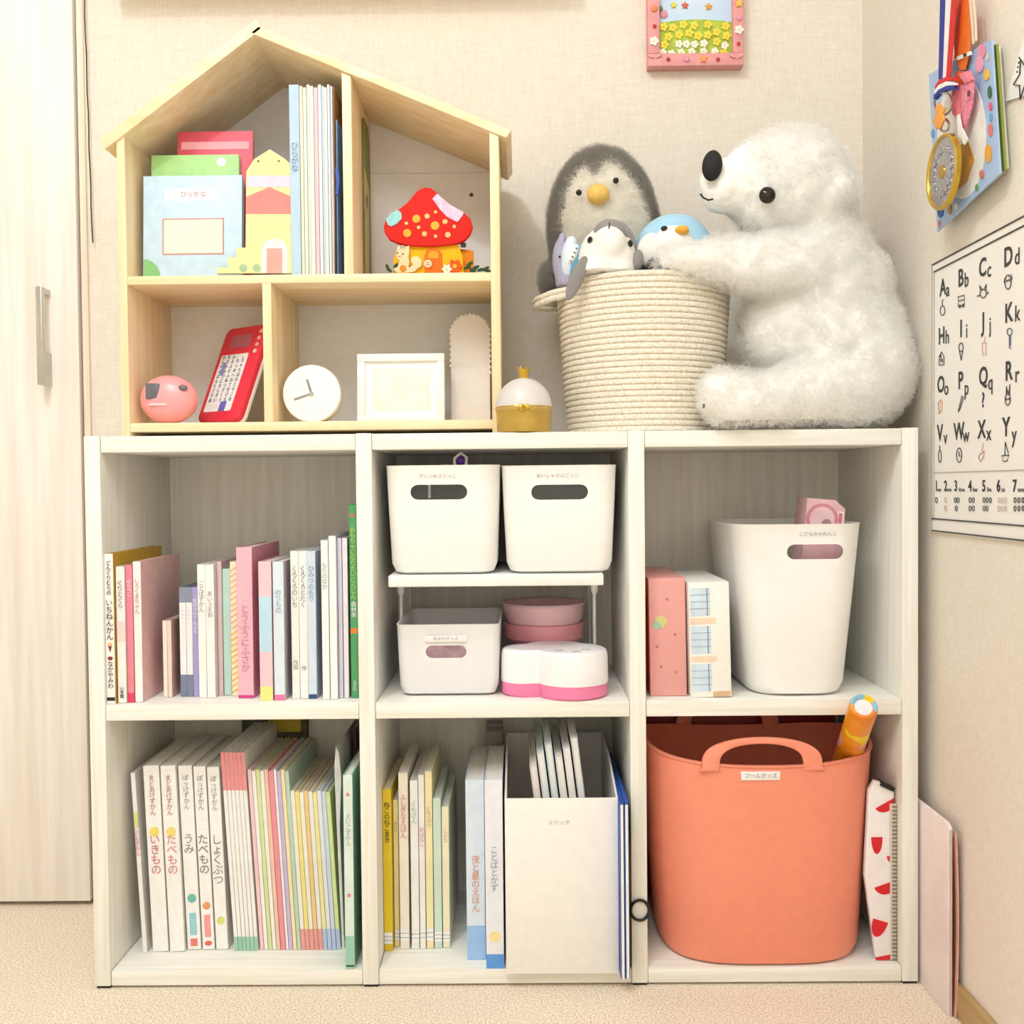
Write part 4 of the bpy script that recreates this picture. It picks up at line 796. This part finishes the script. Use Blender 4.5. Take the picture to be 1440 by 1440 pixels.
for k in range(3):
    zz = h_*(.05+.33*k); pn = B().box((w_*.03, -.0006, zz), (w_*.52, .0003, zz+h_*.24)).build('printed_window', M('D6E6F2', .5), hbx)
    for j in range(1, 4): B().box((w_*.03, -.0011, zz+h_*.06*j), (w_*.52, -.0004, zz+h_*.06*j+.0007)).build('window_bar', M('8FAEC8', .5), pn)
    B().box((w_*.44, -.0012, zz), (w_*.46, -.0004, zz+h_*.24)).build('window_bar', M('6F8CA8', .5), pn)
for k in (1, 2): B().box((w_*.03, -.0007, h_*(.05+.33*k)-h_*.07), (w_*.65, .0003, h_*(.05+.33*k)-h_*.02)).build('printed_sill', M('F2DCC4', .5), hbx); 
B().box((w_*.55, -.0007, .0005), (w_*.97, .0003, h_*.05)).build('printed_base', M('D9B48A', .5), hbx)
t, wt, h_, d_ = bin_(1035, 1221, 1066, 1207, 737, 973, .012, z, 'tall white tapered bin with handle hole in the upper right cube', (1147, 776, 40, 10.5), d=.25, r=.045, txt=('こどもちゃれんじ', 1150, 751), name='tall_bin')
yp2 = .088; bwp = .058; xbr = .466; ztp = U(1180, 713, yp2).z
po = thing('pink_toy_box', 'pink box with a round printed emblem standing in the tall white bin', 'box', (xbr-bwp, yp2, z+.0036+bwp*math.sin(.09)), (0, .09, 0))
hp2 = (ztp-po.location.z)+.004
B().prism([(0, 0), (bwp, 0), (bwp, hp2), (bwp*.72, hp2+.012), (0, hp2+.012)], -.028, .028, bev=.002).build('carton', M('E9B9BE', .45), po)
ex, ez = bwp*.42, hp2-.018
B().disc((ex, -.0284, ez), .0235, .001, n=28).build('emblem_ring', M('D88C98', .5), po); B().disc((ex, -.0289, ez), .0185, .001, n=28).build('emblem_field', M('EFC9CE', .5), po); B().disc((ex+.007, -.0294, ez-.006), .007, .001).build('emblem_centre', M('A58A90', .5), po)
B().box((bwp*.8, -.0288, hp2-.05), (bwp*.97, -.027, hp2-.004)).build('printed_panel', M('F6ECEC', .5), po); B().box((bwp*.83, -.0294, hp2-.05), (bwp*.92, -.0276, hp2-.007)).build('printed_stripe', M('E07A86', .5), po)

# ------------------------------------------------------------------ cube 6 (lower right): coral bucket and company
z = ZB+.0002; yk3 = .012
CORAL = M('F4957A', .4, var=.02)
lft, rgt = U(910, 1062, yk3+.05), U(1231, 1066, yk3+.05); cx = (lft.x+rgt.x)/2-.002; wt = rgt.x-lft.x-.001; wb = wt*.88; d = .25
bk3 = thing('coral_bucket', 'soft coral pink storage bucket with arched handle in the lower right cube', 'bucket', (cx, yk3+d/2-.018, z))
hr = U(1065, 1078, yk3-.01).z-z
N = 64
def oval(w, dd, zz, dip=0, k=3.2):
    out = []
    for i in range(N):
        an = 2*PI*i/N; c, s = math.cos(an), math.sin(an); r = (abs(c)**k+abs(s)**k)**(-1/k)
        out.append(Vector((w/2*r*c, dd/2*r*s, zz+dip*(abs(c)**2.5))))
    return out
t_ = .0035
outs = [oval(wb*.90, d*.86, 0), oval(wb*.96, d*.92, .004), oval(wb, d*.95, .016), oval(wb+(wt-wb)*.5, d*.975, hr*.5), oval(wt, d, hr, .020), oval(wt+.004, d+.004, hr+.001, .020), oval(wt+.004, d+.004, hr+.0035, .020)]
inns = [oval(wt-.006, d-.006, hr+.0035, .020), oval(wb+(wt-wb)*.5-.007, d*.975-.007, hr*.5), oval(wb-.008, d*.95-.008, .016), oval(wb*.9, d*.86, .006)]
B().loft(outs+inns).build('bucket_body', CORAL, bk3)
yh_ = yk3-.018+.0005
def hpx(u, v): p_ = loc(bk3, u, v, yh_); return (p_.x, p_.z)
och, icc = hpx(1072, 1080), hpx(1071, 1080); oa = (hpx(1157, 1080)[0]-hpx(987, 1080)[0])/2; ia = (hpx(1130, 1080)[0]-hpx(1012, 1080)[0])/2; oh = hpx(1072, 1037)[1]-och[1]; ih = hpx(1072, 1046)[1]-och[1]
outer = [(och[0]-oa*math.cos(PI*i/24), och[1]+oh*math.sin(PI*i/24)**.62) for i in range(25)]; inner = [(icc[0]-ia*math.cos(PI*i/24), icc[1]+ih*math.sin(PI*i/24)**.6) for i in range(25)]
for sy in (-1, 1):
    yy0 = -d/2-.001 if sy < 0 else d/2-.006
    hb3 = B(); drop = .004
    ring_ = [(outer[0][0]-.004, outer[0][1]-drop)]+outer+[(outer[-1][0]+.004, outer[-1][1]-drop), (inner[-1][0], inner[-1][1]-drop)]+inner[::-1]+[(inner[0][0], inner[0][1]-drop)]
    hb3.prism(ring_, yy0, yy0+.007, bev=.0018).build('handle', CORAL, bk3)
q = loc(bk3, 1070, 1091.5, yk3-.02); B().box((q.x-.0275, -d/2-.0012, q.z-.0062), (q.x+.0275, -d/2+.003, q.z+.0062), .0004).build('label_plate', WHITE, bk3); text('プールグッズ', bk3, (q.x, -d/2-.0016, q.z), .0078, M('A09C9A', .7))
# red box behind
yr3 = .215; a = U(912, 1200, yr3+.0); x0 = bayx(2)[0]+.003; x1 = U(1187, 1040, yr3).x
rd = thing('red_case', 'flat dark red case standing against the back behind the coral bucket', 'case', (x0, .262, z))
hh = ZM-TB-.006-z
B().prism([(0, 0), (x1-x0, 0), (x1-x0, hh-.02), (x1-x0-.02, hh), (0, hh)], 0, .024, bev=.002).build('case_body', M('A5200F', .45, var=.06), rd); B().box((.02, -.0008, hh*.9), (x1-x0-.03, .0004, hh*.905)).build('seam', M('7A1408', .5), rd)
# rolled colourful tube leaning out of the bucket
pbm = U(1215, 992, -.062); pa = pbm+(U(1189, 1072, .080)-pbm)*1.6
ax_ = (pbm-pa); L = ax_.length; rot = ax_.to_track_quat('Z', 'Y').to_euler()
tb = thing('rolled_paper_tube', 'colourful orange and yellow rolled tube leaning out of the coral bucket', 'tube', pa, rot)
m = bpy.data.materials.new('swirl_print'); m.use_nodes = True; nt = m.node_tree; p = nt.nodes['Principled BSDF']; p.inputs['Roughness'].default_value = .25
tcn = nt.nodes.new('ShaderNodeTexCoord'); nzn = nt.nodes.new('ShaderNodeTexVoronoi'); nzn.inputs['Scale'].default_value = 34; nzn.distance = 'MANHATTAN'
rpn = nt.nodes.new('ShaderNodeValToRGB'); rpn.color_ramp.interpolation = 'CONSTANT'
for i, (ps_, c) in enumerate(((0, 'F08A1C'), (.34, 'F7D21C'), (.55, 'F39A2A'), (.7, '8FC3E0'), (.8, 'B99AD2'), (.88, 'F2A0A8'))):
    el = rpn.color_ramp.elements[i] if i < 2 else rpn.color_ramp.elements.new(ps_); el.position = ps_; el.color = lin(c)
sep = nt.nodes.new('ShaderNodeSeparateColor'); nt.links.new(tcn.outputs['Object'], nzn.inputs['Vector']); nt.links.new(nzn.outputs['Color'], sep.inputs[0]); nt.links.new(sep.outputs[0], rpn.inputs[0]); nt.links.new(rpn.outputs[0], p.inputs['Base Color'])
R3 = .0192
B().lathe([(R3, 0), (R3, L-.006), (R3*.92, L-.001), (R3*.8, L), (R3*.7, L-.002), (R3*.6, L-.006)], 32).build('printed_sleeve', m, tb)
B().lathe([(R3*.62, L-.012), (R3*.62, L-.0055)], 24).build('paper_core', M('F6EEF0', .6), tb)
# watermelon vinyl pouch
yw3 = .02; xw = bayx(2)[1]
wp = thing('watermelon_pouch', 'clear white vinyl pouch printed with red watermelon slices beside the coral bucket', 'pouch', (xw-.004, yw3, z), (0, 0, 0))
def wl(u, v): p = U(u, v, yw3); return (min(p.x-wp.location.x, .0), max(p.z-z, 0))
outl = [wl(*q) for q in ((1232, 1362), (1258, 1366), (1266, 1350), (1266, 1130), (1262, 1112), (1247, 1102), (1230, 1098), (1222, 1112), (1216, 1230))]
B().prism(outl, 0, .011, bev=.002).build('vinyl_body', M('F3EDEC', .2, var=.03), wp)
for (u, v, ru, rv, an) in ((1246, 1133, 15, 10, .5), (1254, 1207, 7, 8, 0), (1246, 1248, 16, 12, .3), (1233, 1185, 8, 20, 0), (1236, 1302, 11, 20, -.3), (1243, 1348, 12, 10, .2)):
    c = wl(u, v); s_ = S(yw3)
    pts = [(ru*s_*math.cos(PI+PI*i/14), rv*s_*(.4+1.2*math.sin(PI+PI*i/14))) for i in range(15)]
    ca, sa = math.cos(an), math.sin(an)
    pts = [(min(c[0]+x*ca-y*sa, -.001), max(c[1]+x*sa+y*ca, .001)) for x, y in pts]
    B().prism(pts, -.0007, .0004).build('printed_slice', M('D9202C', .3, var=.05), wp)
zx0, zz0 = wl(1258, 1350); zx1, zz1 = wl(1262, 1130)
B().prism([(zx0-.006, zz0), (min(zx0+.006, .0028), zz0), (min(zx1+.003, .0028), zz1), (zx1-.007, zz1)], -.0008, .0006).build('zipper_tape', M('DAD0C2', .6), wp)
for k in range(40): f = k/40; x = zx0+(zx1-zx0)*f; zq = zz0+(zz1-zz0)*f; B().box((x-.0035, -.0018, zq), (min(x+.0035, .003), -.0006, zq+(zz1-zz0)/80)).build('zipper_tooth', M('8A7F70', .5), wp)
c = wl(1254, 1107); B().box((-.012, -.0025, -.0035), (.010, .0125, .003), .001).build('top_binding', BLACK, wp, loc=(c[0]-.0055, 0, c[1]+.001), rot=(0, .45, 0))

# ------------------------------------------------------------------ boards between shelf and side wall
xs = X0+PT*3+TT/2; pf0 = UZ(1323, 1431, 0)
fbd = thing('folding_board', 'pale pink folding board standing upright between the shelf and the wall', 'board', (xs+.0045, pf0.y, 0))
hh = UX(1326, 1152, xs+.006).z
B().prism([(0, 0), (.30, 0), (.30, hh), (.008, hh), (0, hh-.006)], 0, .0058, 'x', bev=.0012).build('panel', M('F2E6E2', .35, var=.05, scale=14), fbd)
B().box((.0012, -.0005, .002), (.0046, .0006, hh-.008)).build('edge_trim', M('CDBDB6', .4), fbd)
sf = thing('pink_sheet_folder', 'curved pinkish, brown-shaded paper folder slipped behind the folding board', 'folder', (xs+.0112, pf0.y-.004, 0))
pp = []
hs = hh*.96
for i in range(15): f = i/14; pp.append((.0015+.0032*math.sin(PI*f)**.8, hs*f))
B().prism(pp+[(x+.0012, zz) for x, zz in pp[::-1]], 0, .26).build('sheet', M('E9B7A6', .5, var=.05), sf)
B().prism([(x-.0012, zz*.97) for x, zz in pp]+[(x-.0003, zz*.97) for x, zz in pp[::-1]], .006, .26).build('shaded_inner_sheet', M('9A5A3C', .6), sf)  # brown colour stands in for shade on the pinkish sheet
# ------------------------------------------------------------------ decorated picture on the back wall
yF = WY-.024; fo = U(979, 92, yF)
fr = thing('decorated_picture', 'pink framed clay picture of a flower meadow hanging on the papered wall', 'picture', (fo.x, WY, fo.z))
def fl(px, py): p = U(880+px/7.2, py/7.2, yF); return (p.x-fo.x, p.z-fo.z)
PK = M('E9A0A0', .55, var=.06); x0, x1 = fl(222, 0)[0], fl(1193, 0)[0]; xi0, xi1 = fl(342, 0)[0], fl(1085, 0)[0]; zi = fl(0, 545)[1]; zt = .20
for q in ((x0, 0, x1, zi), (x0, zt-.017, x1, zt), (x0, zi, xi0, zt-.017), (xi1, zi, x1, zt-.017)): B().box((q[0], -.024, q[1]), (q[2], 0, q[3]), .0012).build('frame_bar', PK, fr)
sky = B().box((xi0, -.012, zi), (xi1, -.002, zt-.017)).build('sky_panel', M('BFD9F5', .6, col2='D6E6F8', scale=12), fr)
hp_ = [(xi0, zi), (xi1, zi)]+[(xi1+(xi0-xi1)*i/12, fl(0, 210)[1]+.005*math.sin(PI*i/12)) for i in range(13)]
B().prism(hp_, -.014, -.012).build('meadow', M('B9CF4A', .7, var=.15, scale=60), fr)
def daisy(px, py, r, col, cen='F6E9A0', y=-.017, n=5):
    a = fl(px, py); r *= 1.0
    pts = [(a[0]+r*(.78+.4*abs(math.cos(n*PI*i/40)))*math.cos(2*PI*i/40), a[1]+r*(.78+.4*abs(math.cos(n*PI*i/40)))*math.sin(2*PI*i/40)) for i in range(40)]
    f = B().prism(pts, y, y+.004).build('clay_flower', M(col, .7), fr); B().disc((a[0], y-.0004, a[1]), r*.3, .001, n=12).build('flower_centre', M(cen, .7), f)
for px, py in ((545, 425), (622, 425), (705, 428), (800, 418), (565, 510), (675, 505), (795, 500), (910, 500), (1012, 440), (380, 510), (470, 522)): daisy(px, py, .0058, 'F6F4E6')
for px, py in ((390, 250), (485, 255), (590, 225), (740, 340), (840, 225), (1020, 240), (1000, 515), (650, 310), (545, 330), (440, 350), (700, 235), (840, 330), (930, 300), (930, 400), (400, 430), (1030, 340)): daisy(px, py, .0064, 'F0E04E', 'E9C93A', -.0165)
def bead(px, py, r, col, y=-.0255, name='clay_bead'): a = fl(px, py); B().ell((a[0], y, a[1]), (r, .002, r), None, 14, 8).build(name, M(col, .6), fr)
for px, py in ((290, 270), (428, 603), (933, 605), (1140, 445)): bead(px, py, .0032, 'C23A3E')
bead(610, 598, .0056, 'EE9AB4', name='clay_candy'); bead(1150, 180, .0054, 'EE9AB4', name='clay_candy'); bead(285, 90, .0056, 'E58A5E', name='clay_candy'); bead(395, 115, .0064, 'E89AB6', -.014, 'clay_candy'); bead(355, 60, .005, '6B8A5A', -.014, 'clay_leaf')
def star(px, py, r, col, y): a = fl(px, py); B().prism([(a[0]+(r if i % 2 == 0 else r*.55)*math.sin(PI*i/5), a[1]+(r if i % 2 == 0 else r*.55)*math.cos(PI*i/5)) for i in range(10)], y, y+.003, bev=.0006).build('clay_star', M(col, .6), fr)
star(785, 600, .0072, 'F2A45A', -.0265); star(1145, 38, .0078, 'F4C45A', -.0265); star(610, 25, .0066, 'D9654A', -.0145); star(850, 38, .0066, 'EBA03E', -.0145); star(495, 22, .006, 'E9D84A', -.0145)
daisy(285, 420, .0068, 'F7F4EC', 'F3E4C0', -.027); daisy(1143, 305, .0066, 'F7F4EC', 'F3E4C0', -.027)
for px, s in ((290, 1), (1115, -1)):
    a = fl(px, 590)
    for dx, an in ((-.006, .5), (.007, -.5)): B().ell((a[0]+dx, -.0258, a[1]+.003), (.0062, .0016, .0026), (0, an, 0), 12, 8).build('clay_bow', M('F3A9B4', .6), fr)

# ------------------------------------------------------------------ things on the side wall
def wr(u, v, off): p = UX(u, v, XW-off); return (p.y, p.z)
def wthing(name, label, cat): return thing(name, label, cat, (XW, 0, 0))
def wpoly(px, off, th, name, mat, parent, bev=0): return B().prism([wr(u, v, off) for u, v in px], -off, -off+th, 'x', bev).build(name, mat, parent)
def wline(px, off, r, name, mat, parent, closed=False): return B().tube([(-off, *wr(u, v, off)) for u, v in px], r, 6, closed).build(name, mat, parent)
def wcirc(u, v, ru, rv, n=16): return [(u+ru*math.cos(2*PI*i/n), v+rv*math.sin(2*PI*i/n)) for i in range(n)]
gb2 = wthing('green_booklet', 'olive green booklet hung flat on the side wall behind the blue card', 'book')
wpoly([(1330, 95), (1401, 62), (1413, 238), (1340, 300)], .012, .003, 'cover', M('8F9A3E', .5), gb2); wpoly([(1331, 97), (1399, 65), (1411, 237), (1341, 298)], .009, .007, 'pages', PAPER, gb2)
bc = wthing('blue_card', 'light blue printed card with a white oval hanging on the side wall', 'card')
wpoly([(1306, 105), (1394, 56), (1406, 244), (1318, 326)], .0185, .0025, 'board', M('A9C3E6', .5, var=.03), bc)
wpoly(wcirc(1352, 192, 34, 88, 32), .0192, .001, 'white_oval', M('F1EDE8', .5), bc)
wpoly([(1335, 225), (1345, 205), (1362, 200), (1370, 225), (1360, 255), (1340, 272)], .0198, .001, 'printed_orange_patch', M('E2A23C', .5), bc)
wpoly(wcirc(1380, 72, 5.5, 10), .0198, .001, 'printed_mark', M('E894B4', .5), bc); wpoly(wcirc(1377, 90, 5.5, 12), .0201, .001, 'printed_mark', M('F0A6C2', .5), bc)
for u, v, ru, rv, c in ((1387, 105, 4, 8, 'EFC05A'), (1391, 130, 2.6, 9, '2F6B4A'), (1392, 150, 2.4, 6, 'D9628C'), (1392.5, 165, 2, 6, '5FA8D8'), (1392, 183, 3, 9, 'E07A7A'), (1389, 216, 4.5, 13, 'E9A83A'), (1380, 245, 3, 6, 'D97A6A'), (1373, 264, 2, 5, '5FA05A'), (1322, 298, 4, 8, '3A5FA8'), (1335, 295, 2.4, 7, 'B9883A'), (1311, 188, 2, 6, '5FA8D8'), (1320, 315, 1.6, 5, 'D97A8A'), (1344, 290, 2.4, 5, 'F2E9E0'), (1388, 80, 1.8, 5, 'D8D2B8')):
    wpoly(wcirc(u, v, ru, rv, 12), .0199, .001, 'printed_mark', M(c, .5), bc)
sp_ = wthing('star_sheet', 'white paper sheet with an outlined star on the side wall', 'paper')
wpoly([(1413, 143), (1440, 52), (1490, 38), (1490, 118)], .003, .001, 'sheet', M('F7F5F2', .7), sp_)
cs, ct = wr(1440, 108, .0035)
B().tube([(-.0042, cs+(.024 if i % 2 == 0 else .011)*math.sin(PI*i/5+.3), ct+(.024 if i % 2 == 0 else .011)*math.cos(PI*i/5+.3)) for i in range(10)], .0008, 6, True).build('star_outline', BLACK, sp_)
for k in range(4): wpoly(wcirc(1430+k*1.2-0.2*k, 101-k*6.5, .9, 1.6, 8), .0036, .001, 'printed_dot', BLACK, sp_)
# ribbons and medal
om_ = wthing('orange_ribbon', 'wide orange ribbon hanging with a clip beside the tricolour medal ribbon', 'ribbon')
wpoly([(1347, -8), (1361, -8), (1364, 60), (1362, 78), (1357, 98), (1350, 98), (1343, 80), (1341, 60)], .024, .0012, 'ribbon_band', M('F2741A', .5, var=.06), om_)
wpoly([(1350, -8), (1353, -8), (1348, 60), (1341, 85)], .0248, .001, 'ribbon_fold', M('DD3A14', .5), om_)
wpoly([(1345, 100), (1355, 100), (1350, 140), (1346, 165), (1338, 150)], .0255, .0012, 'ribbon_tail', M('EE5A1E', .5), om_)
wpoly([(1345, 80), (1364, 72), (1365, 77), (1346, 85)], .0262, .002, 'clip_band', M('F3F0EC', .4), om_); wpoly([(1354, 76), (1358.5, 74.5), (1358.5, 79), (1354.5, 80.5)], .0268, .002, 'clip_catch', BLACK, om_)
tw = wthing('tan_cord', 'pair of tan string cords hanging down to the blue card', 'cord')
for a_, b_ in (((1363, -8), (1369, 62)), ((1368, -8), (1373, 58))): wline([a_, ((a_[0]+b_[0])/2+1, 26), b_], .0225, .0016, 'string', M('EBCFB4', .7), tw)
og = wthing('pink_folded_medal', 'pink patterned folded paper medal hanging over the blue card', 'medal')
PKO = M('EF9AAA', .6, col2='D9607E', scale=220)
wpoly([(1347, 104), (1362, 99), (1368, 112), (1356, 118)], .032, .003, 'folded_top', PKO, og, .0006); wpoly([(1352, 120), (1368, 113), (1366, 148), (1355, 183), (1349, 176)], .030, .003, 'folded_panel', PKO, og, .0006)
wpoly([(1342, 118), (1351, 119), (1348, 172), (1339, 160), (1335, 140)], .030, .002, 'folded_panel', M('E87F86', .6, col2='D9607E', scale=220), og, .0005)
wpoly([(1345, 163), (1349, 160), (1352, 178), (1361, 196), (1356, 204), (1347, 190)], .033, .001, 'ribbon_tail', M('F7F5F3', .5), og); wpoly([(1360, 128), (1363, 127), (1362, 136), (1360, 136)], .0335, .001, 'printed_dot', M('6A2A30', .5), og)
md = wthing('gold_medal', 'round gold and silver medal on a blue white and red ribbon', 'medal')
for (pxs, c) in (([(1322, -8), (1330, -8), (1325.5, 112), (1319.5, 112)], '20349A'), ([(1330, -8), (1338, -8), (1330, 112), (1325.5, 112)], 'F5F4F4'), ([(1338, -8), (1345.5, -8), (1336, 112), (1330, 112)], 'D8232A')): wpoly(pxs, .034, .0012, 'ribbon_stripe', M(c, .6), md)
for k, c in enumerate(('D8232A', 'F5F4F4', '20349A')):
    dv = 6.5*k; wpoly([(1314-1.0*k, 121+dv), (1319, 113+dv), (1330, 107.5+dv), (1340, 109+dv), (1342, 113+dv), (1331, 114.5+dv), (1320, 119.5+dv), (1315-1.0*k, 127.5+dv)], .040, .006, 'ribbon_knot', M(c, .6), md, .001)
SIL = M('D5D3D6', .25, metal=.8, col2='8C8890', scale=400, bump=.5)
mc = wr(1327, 242, .040); wline(wcirc(1326, 146, 12, 16, 20), .038, .0016, 'loop_ring', STEEL, md, True); wline(wcirc(1328, 176, 6.5, 9, 16), .038, .0016, 'loop_ring', STEEL, md, True)
RM = .047
B().lathe([(RM, -.003), (RM, .003), (RM-.0015, .0045), (RM-.004, .0038), (RM-.005, .002), (RM-.005, -.002)], 44, close=True).xf(Matrix.Translation((-.040, mc[0], mc[1])) @ Matrix.Rotation(-PI/2, 4, 'Y')).build('medal_rim', GOLD, md)
B().disc((-.040, mc[0], mc[1]), RM-.0045, .004, 'x', 40).build('silver_face', SIL, md); B().disc((-.0425, mc[0], mc[1]), .008, .002, 'x', 24).build('gold_centre', GOLD, md)
for k in range(18): a = 2*PI*k/18; B().disc((-.0425, mc[0]+.028*math.cos(a), mc[1]+.028*math.sin(a)), .0046, .0015, 'x', 10).build('face_relief', SIL, md)
wpoly([(1319, 196), (1322, 190), (1334, 190), (1338, 197), (1334, 203), (1322, 203)], .041, .006, 'medal_crest', GOLD, md, .001)
ch = wthing('bear_charm', 'small orange flower-like charm tied above the gold medal', 'charm')
wpoly([(1315, 150), (1319, 144), (1323, 150), (1328, 152), (1325, 160), (1327, 168), (1322, 180), (1316, 182), (1311, 172), (1314, 162)], .045, .003, 'charm_body', M('EDA54A', .5), ch, .0008)
# alphabet poster
ps = wthing('alphabet_poster', 'white cloth alphabet poster with letters and small drawings on the side wall', 'poster')
yl, zt_ = wr(1311, 372, .003); zb_ = wr(1311, 747, .003)[1]; yr_ = yl-.52
CLO = M('F6F2EC', .8, var=.02, scale=300); LINE = M('4A4A4C', .7)
B().prism([(yl, zb_), (yr_, zb_), (yr_, zt_), (yl, zt_)], -.003, -.0005, 'x').build('cloth', CLO, ps)
PALE = M('B4B0AA', .7)
def pl(y0, z0, y1, z1, r=.0008): B().box((-.0042, min(y0, y1)-r, min(z0, z1)-r), (-.0028, max(y0, y1)+r, max(z0, z1)+r)).build('border_line', LINE if r > .0006 else PALE, ps)
zi1, zi2 = zt_-.012, zb_+.018
pl(yl-.001, zt_-.001, yr_, zt_-.001, .0009); pl(yl-.008, zi1, yr_, zi1, .0009); pl(yl-.001, zb_+.001, yr_, zb_+.001, .0009); pl(yl-.001, zi2, yr_, zi2, .0009)
pl(yl-.001, zb_+.001, yl-.001, zt_-.001, .0005); pl(yl-.008, zi2, yl-.008, zi1, .0005); zn = wr(1330, 664, .003)[1]; pl(yl-.008, zn, yr_, zn, .0003)
WROT = (PI/2, 0, -PI/2); TX = M('3F3F42', .7)
def wt_(s, px, py, size, mat=TX, bold=.0006, sx=1): y, z_ = wr(1290+px/3, 300+py/3, .0036); text(s, ps, (-.0036, y, z_), size, mat, WROT, name='letter', bold=bold, sx=sx)
for s, a, b in (('Aa', (107, 315), (128, 324)), ('Bb', (183, 275), (207, 282)), ('Cc', (275, 232), (303, 240)), ('Dd', (383, 185), (421, 185)), ('Hh', (102, 520), (126, 524)), ('Ii', (184, 490), (208, 498)), ('Jj', (278, 460), (307, 472)), ('Kk', (385, 423), (421, 425)),
             ('Oo', (99, 725), (122, 740)), ('Pp', (182, 708), (207, 738)), ('Qq', (278, 690), (308, 715)), ('Rr', (385, 668), (420, 682)), ('Vv', (95, 930), (118, 948)), ('Ww', (175, 923), (205, 938)), ('Xx', (271, 915), (301, 930)), ('Yy', (374, 905), (408, 935))):
    wt_(s[0], *a, .032, sx=.95); wt_(s[1], *b, .027, bold=.0002)
for k, (n_, w2_, px, wx) in enumerate((('1', 'one', 80, 92), ('2', 'two', 119, 135), ('3', 'three', 162, 187), ('4', 'four', 222, 244), ('5', 'five', 280, 303), ('6', 'six', 342, 362), ('7', 'seven', 410, 440))):
    wt_(n_, px, 1152, .020, bold=.0005); wt_(w2_, wx, 1166, .0085, bold=0)
def ic(pts, col='3F3F42', closed=False, r=.0006): wline([(1290+x/3, 300+y/3) for x, y in pts], .0038, r, 'drawing', M(col, .7), ps, closed)
def ici(x, y, rx, ry, col='3F3F42', n=16): ic([(x+rx*math.cos(2*PI*i/n), y+ry*math.sin(2*PI*i/n)) for i in range(n)], col, True)
ici(106, 410, 10, 20); ic([(106, 390), (104, 370), (110, 365)])
ic([(172, 352), (198, 345), (198, 385), (173, 392)], closed=True); ic([(173, 370), (198, 364)]); ici(179, 393, 3, 6); ici(193, 390, 3, 6)
ici(277, 338, 13, 18); ic([(266, 328), (263, 305), (272, 320)]); ic([(283, 318), (290, 300), (290, 326)]); ic([(262, 345), (252, 350)]); ic([(292, 340), (300, 332)])
ici(382, 290, 13, 30); ic([(370, 272), (366, 290), (370, 300)]); ic([(394, 258), (399, 275), (394, 285)]); ici(378, 285, 1.5, 3); ici(387, 282, 1.5, 3)
ic([(92, 640), (92, 605), (101, 585), (112, 602), (112, 638)], closed=True); ici(102, 620, 4, 7); ici(98, 603, 2, 4)
ici(184, 565, 9, 18); ic([(177, 580), (185, 620), (192, 578)])
ic([(273, 548), (276, 598), (289, 596), (290, 545)], 'D9A58E', True); ic([(282, 548), (286, 520)], 'D9A58E')
ici(389, 500, 11, 15, '6A6A88'); ic([(388, 515), (388, 568), (394, 570)], '6A6A88'); ic([(393, 515), (393, 560)], '6A6A88')
ic([(88, 800), (98, 785), (106, 795), (104, 832), (92, 845)], 'E6B98E', True); ic([(98, 785), (96, 840)], 'E6B98E')
ic([(172, 838), (188, 770), (195, 775), (180, 825)], closed=True)
wt_('?', 277, 790, .026, M('4A4460', .7))
ici(381, 785, 11, 24); ic([(375, 762), (376, 730), (381, 758)]); ic([(384, 758), (390, 722), (389, 765)]); ici(377, 785, 1.2, 3); ici(386, 783, 1.2, 3)
ici(95, 1025, 6, 26); ic([(94, 1000), (94, 980)]); ici(176, 1020, 11, 30); ic([(176, 1005), (176, 1022), (182, 1024)])
ic([(258, 1030), (264, 1015), (282, 1005), (280, 1025), (266, 1048)], 'DDA184', True); ic([(273, 1005), (278, 970)], 'DDA184')
ic([(356, 1022), (386, 1020), (378, 1045), (362, 1046)], closed=True); ic([(369, 1020), (371, 965), (384, 1012)]); 
rows_ = {1: [80], 2: [119], 3: [164], 4: [222, 236], 5: [281, 294, 308], 6: [344, 358, 372], 7: [412, 428, 445]}
cnt = 0
for k, xs_ in rows_.items():
    left = k
    for ry in (1210, 1245):
        for x in ([xs_[0]-4, xs_[0]+8] if k == 3 and ry == 1210 else xs_):
            if left > 0: ici(x, ry, 4.5, 11, ['5A5A60', 'D9C6B8', '5A5A60', '5A5A60', '6A6A6E', 'DCC9BC', '4A4A50'][k-1], 10); left -= 1
# ------------------------------------------------------------------ end of wall things
# ------------------------------------------------------------------ lettering becomes plain meshes
bpy.context.view_layer.update(); dg = bpy.context.evaluated_depsgraph_get()
for o in [o for o in C.objects if o.type == 'FONT']:
    me = bpy.data.meshes.new_from_object(o.evaluated_get(dg)); nm = o.name
    n = bpy.data.objects.new('x', me); C.objects.link(n); n.parent = o.parent; n.location = o.location; n.rotation_euler = o.rotation_euler; n.scale = o.scale
    bpy.data.objects.remove(o); n.name = nm
